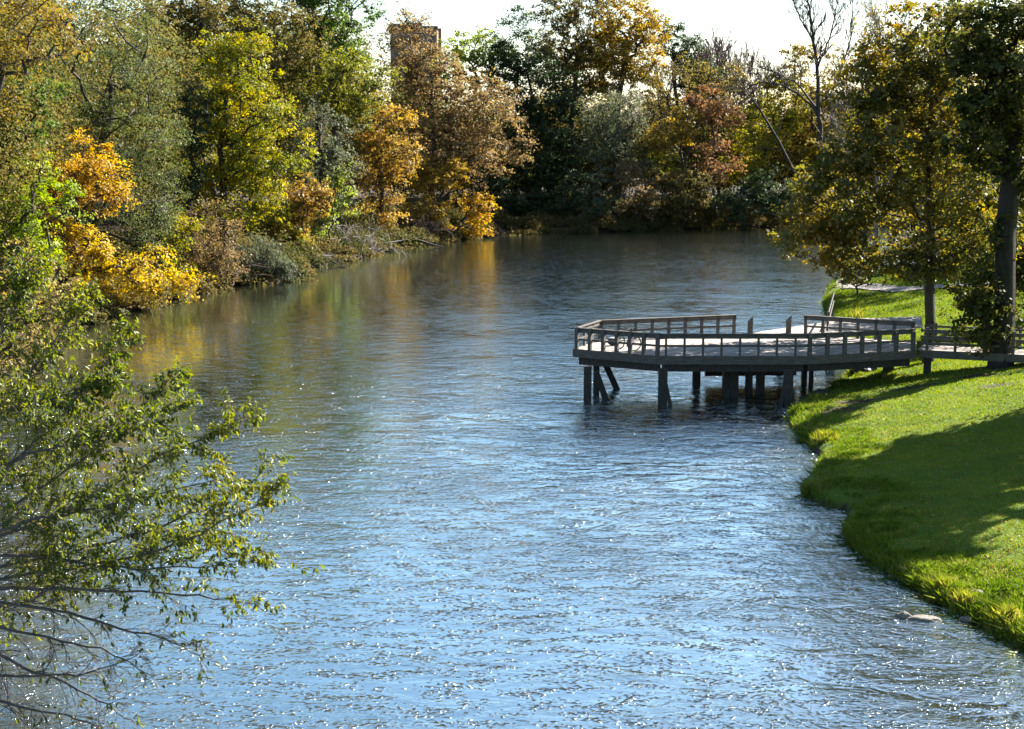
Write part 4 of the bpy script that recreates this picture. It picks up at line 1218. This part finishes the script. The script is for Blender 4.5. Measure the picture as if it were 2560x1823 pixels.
def tuft(label, u, v, r, h, n, seed, pal, name='grass_tuft', z=0.25, lean=.55):
    rs = np.random.default_rng(seed)
    p = W(u, v, z)
    ang = rs.uniform(0, 2 * math.pi, n); rad = r * np.sqrt(rs.random(n))
    x = p[0] + rad * np.cos(ang); y = p[1] + rad * np.sin(ang)
    hh = h * rs.uniform(.5, 1.2, n) * (1 - 0.4 * rad / r)
    v_, f_ = grass_blades(x, y, hh, .02 + .02 * rs.random(n), rs, lean)
    v_[:, 2] = np.maximum(v_[:, 2], -0.02)
    base = np.array([p[0], p[1], max(gz(p[0], p[1]), 0)])
    o = link(name, np_mesh(name, v_ - base, f_), pal)
    o.location = base
    return tag(o, label, 'plant')
G3 = grass_mat('tuft_grass', stops((0.10, 0.14, 0.016), (0.17, 0.20, 0.025), (0.25, 0.25, 0.04), (0.30, 0.24, 0.08)), 1.5)
tuft('sunlit yellow green tuft on the lower right bank behind the water slab', 2345, 1478, .42, .5, 700, 1, G3)
tuft('sunlit tuft with dry stems between the two lower right rocks', 2400, 1510, .34, .5, 500, 2, G3)
tuft('large bright tuft at the waterline in the lower right corner', 2500, 1560, .5, .5, 900, 3, G3)
tuft('tuft half cut by the right edge at the lower right waterline', 2560, 1610, .4, .42, 600, 4, G3)
tuft('bushy tuft at the waterline where the lawn meets the platform shadow', 1985, 1035, .42, .5, 600, 5, G2)
tuft('pale weedy tuft on the bank just right of the platform shadow tuft', 2035, 1010, .45, .55, 500, 6, G3)
tuft('round leafy tuft under the bright edge of the near lawn', 2060, 1105, .6, .42, 800, 7, G3)
tuft('dark overhanging tuft at the tip of the shaded bank', 2010, 1222, .45, .36, 700, 8, G2)
tuft('overgrown grassy tuft on the far bank edge behind the platform', 2090, 752, .8, .5, 800, 9, G2)
tuft('dry weed with thin stems on the far lawn behind the boardwalk', 2140, 785, .7, .9, 160, 10, G3, name='weed', z=.8)
tuft('long shaded grass tuft at the foot of the dark bank', 2175, 1395, .5, .4, 700, 11, G2)

# ------------------------------------------------------------------ foreground tree on the left
def foreground():
    rs = np.random.default_rng(200)
    base = np.array([-17.2, 31.0, gz(-17.2, 31.0) - .1])
    root = empty('riverside_tree', base, 'near green leaved tree reaching its branches in from the left over the water', 'tree')
    hub = at(-230, 1480, 30.5)
    hub2 = at(-260, 1250, 31.5)
    segs = []; leaves = []
    def path(pts, r0, r1, n=14):
        pts = np.array(pts); t = np.linspace(0, 1, len(pts)); s = np.linspace(0, 1, n)
        c = np.stack([np.interp(s, t, pts[:, k]) for k in range(3)], 1)
        for _ in range(2): c[1:-1] = (c[:-2] + 2 * c[1:-1] + c[2:]) / 4
        c[1:-1] += rs.normal(0, .025, (n - 2, 3))
        rr = r0 + (r1 - r0) * s ** 0.8
        for i in range(n - 1): segs.append((c[i], c[i + 1], rr[i], rr[i + 1]))
        return c, rr
    trunk, tr = path([base, (-16.8, 31, base[2] + 1.5), hub + (-.6, 0, -.3), hub], .26, .16)
    path([hub, hub2, hub2 + (0, .5, 2.5), hub2 + (.6, 1, 4.2)], .15, .05)
    def twig(p, d, L, r, lv, leafy):
        n = 5; q = p
        for i in range(n):
            d = unit(d + rs.normal(0, .13, 3) + (0, 0, -.02))
            q2 = q + d * L / n
            segs.append((q, q2, r * (1 - .13 * i), r * (1 - .13 * (i + 1))))
            if lv > 0 and rs.random() < .62:
                a = unit(np.cross(d, rs.normal(0, 1, 3)))
                twig(q2, unit(d + a * rs.uniform(.5, .95)), L * rs.uniform(.6, .95), r * .6, lv - 1, leafy)
            if lv <= 1 and rs.random() < leafy:
                for k in range(rs.integers(1, 3)):
                    leaves.append((q2 + rs.normal(0, .02, 3), d))
            q = q2
        if rs.random() < leafy: leaves.append((q, d))
    limbs = [  # pixels of the photograph, distance at each end, leafiness
        ([(-230, 1480), (60, 1440), (330, 1400), (520, 1330), (680, 1240)], 30.5, 29.5, .75),
        ([(-230, 1470), (120, 1390), (300, 1350), (480, 1290), (640, 1200)], 31, 31.5, .8),
        ([(-230, 1480), (100, 1470), (330, 1480), (520, 1490), (640, 1510)], 30, 29, .5),
        ([(-230, 1490), (120, 1520), (280, 1560), (420, 1600), (500, 1640)], 30, 28.5, .12),
        ([(-230, 1500), (-20, 1640), (150, 1700), (260, 1760), (330, 1800)], 29.5, 28, .06),
        ([(-230, 1500), (-60, 1690), (120, 1690), (240, 1680), (340, 1640)], 29.5, 28.6, .06),
        ([(-230, 1500), (-40, 1560), (140, 1600), (260, 1620), (380, 1690)], 30, 28.3, .05),
        ([(-240, 1560), (-60, 1740), (60, 1770), (180, 1790), (260, 1830)], 29, 27.5, .04),
        ([(-240, 1400), (60, 1330), (240, 1240), (420, 1130), (600, 1060)], 31, 31.5, .9),
        ([(-240, 1360), (40, 1260), (180, 1170), (340, 1040), (430, 960)], 31.5, 32.5, .9),
        ([(-250, 1300), (0, 1180), (120, 1080), (230, 960), (300, 860)], 32, 33, .95),
        ([(-250, 1250), (-60, 1080), (60, 950), (150, 830), (210, 760)], 32.5, 34, 1.0),
        ([(-250, 1250), (-100, 1000), (0, 850), (60, 740), (90, 680)], 33, 34.5, 1.0),
        ([(-240, 1420), (60, 1380), (280, 1420), (460, 1420), (620, 1410)], 30, 30, .8),
        ([(-240, 1440), (40, 1300), (160, 1290), (320, 1250), (540, 1200)], 29.5, 30, .9),
        ([(-240, 1400), (40, 1140), (140, 1120), (300, 1090), (420, 1050)], 30.5, 31, .95),
        ([(-240, 1300), (-40, 1040), (60, 1020), (200, 980), (280, 960)], 31.5, 32, 1.0),
        ([(-240, 1440), (20, 1540), (160, 1440), (380, 1380), (560, 1360)], 31.5, 32, .75),
    ]
    for px, ya, yb, leafy in limbs:
        n = len(px)
        pts = [at(u, v, ya + (yb - ya) * i / (n - 1)) for i, (u, v) in enumerate(px)]
        c, rr = path(pts, .052, .008, 16)
        for i in range(3, 16):
            d = unit(c[i] - c[i - 1])
            for k in range(2 if leafy > .5 else 1):
                a = unit(np.cross(d, rs.normal(0, 1, 3)))
                up = np.array([0, 0, .35 if leafy > .2 else -.1])
                twig(c[i], unit(d * .9 + a * rs.uniform(.3, .9) + up), rs.uniform(.46, .84) * (1.12 - i / 24), max(rr[i] * .5, .007), 2, leafy * .52)
    # lone outermost spray
    c, rr = path([at(u, v, 29.5) for u, v in [(600, 1270), (680, 1330), (745, 1425), (800, 1412)]], .009, .003, 12)
    for i in (7, 8, 9, 10, 11):
        for k in range(3): leaves.append((c[i] + rs.normal(0, .03, 3), unit(c[i] - c[i - 1])))
    a = [np.array([s[k] for s in segs]) for k in range(4)]
    v, f = tubes_np(a[0], a[1], np.maximum(a[2], .0045), np.maximum(a[3], .0038), 5)
    link('trunk', np_mesh('trunk', v - base, f, True), solid('near_bark', [(0.3, (0.03, 0.024, 0.02)), (0.7, (0.085, 0.07, 0.06))], 4, rough=0.6, spec=.4), root)
    P = np.array([l[0] for l in leaves]); D = np.array([l[1] for l in leaves]); n = len(P)
    print('foreground leaves', n, 'segments', len(segs))
    L = rs.uniform(.08, .165, n)
    la = unit(D * .5 + rs.normal(0, .5, (n, 3)) + (0, 0, -.75))
    nr = unit(rs.normal(0, .8, (n, 3)) + (0, -.1, .5))
    nr = unit(nr - la * np.sum(nr * la, 1, keepdims=True)); b = np.cross(nr, la)
    w = (L * rs.uniform(.42, .55, n))[:, None]; Lc = L[:, None]
    fold = nr * (w * .25)
    s0 = P; t0 = P + la * Lc - nr * Lc * .12
    q = [s0, P + la * Lc * .3 + b * w * .42 + fold, P + la * Lc * .65 + b * w * .38 + fold - nr * Lc * .04, t0,
         P + la * Lc * .65 - b * w * .38 + fold - nr * Lc * .04, P + la * Lc * .3 - b * w * .42 + fold]
    V = np.stack(q, 1).reshape(-1, 3)
    k = np.arange(n)[:, None] * 6
    Fq = np.concatenate([k + np.array([[0, 1, 2, 3]]), k + np.array([[0, 3, 4, 5]])])
    link('crown', np_mesh('crown', V - base, Fq), lm('nearleaf'), root)
foreground()
T('riverside_tree', 'pinkish olive leafy tree at the left edge just above the near branches', 47, [(40, 720, 130, 90), (90, 790, 80, 70), (-60, 860, 140, 130)], 'pinkolive', base_xy=(-21.5, 47), seed=80, leaf=0.13, dens=230, clump=0.5, trunk=0.2, keep=0.85, ratio=0.5)
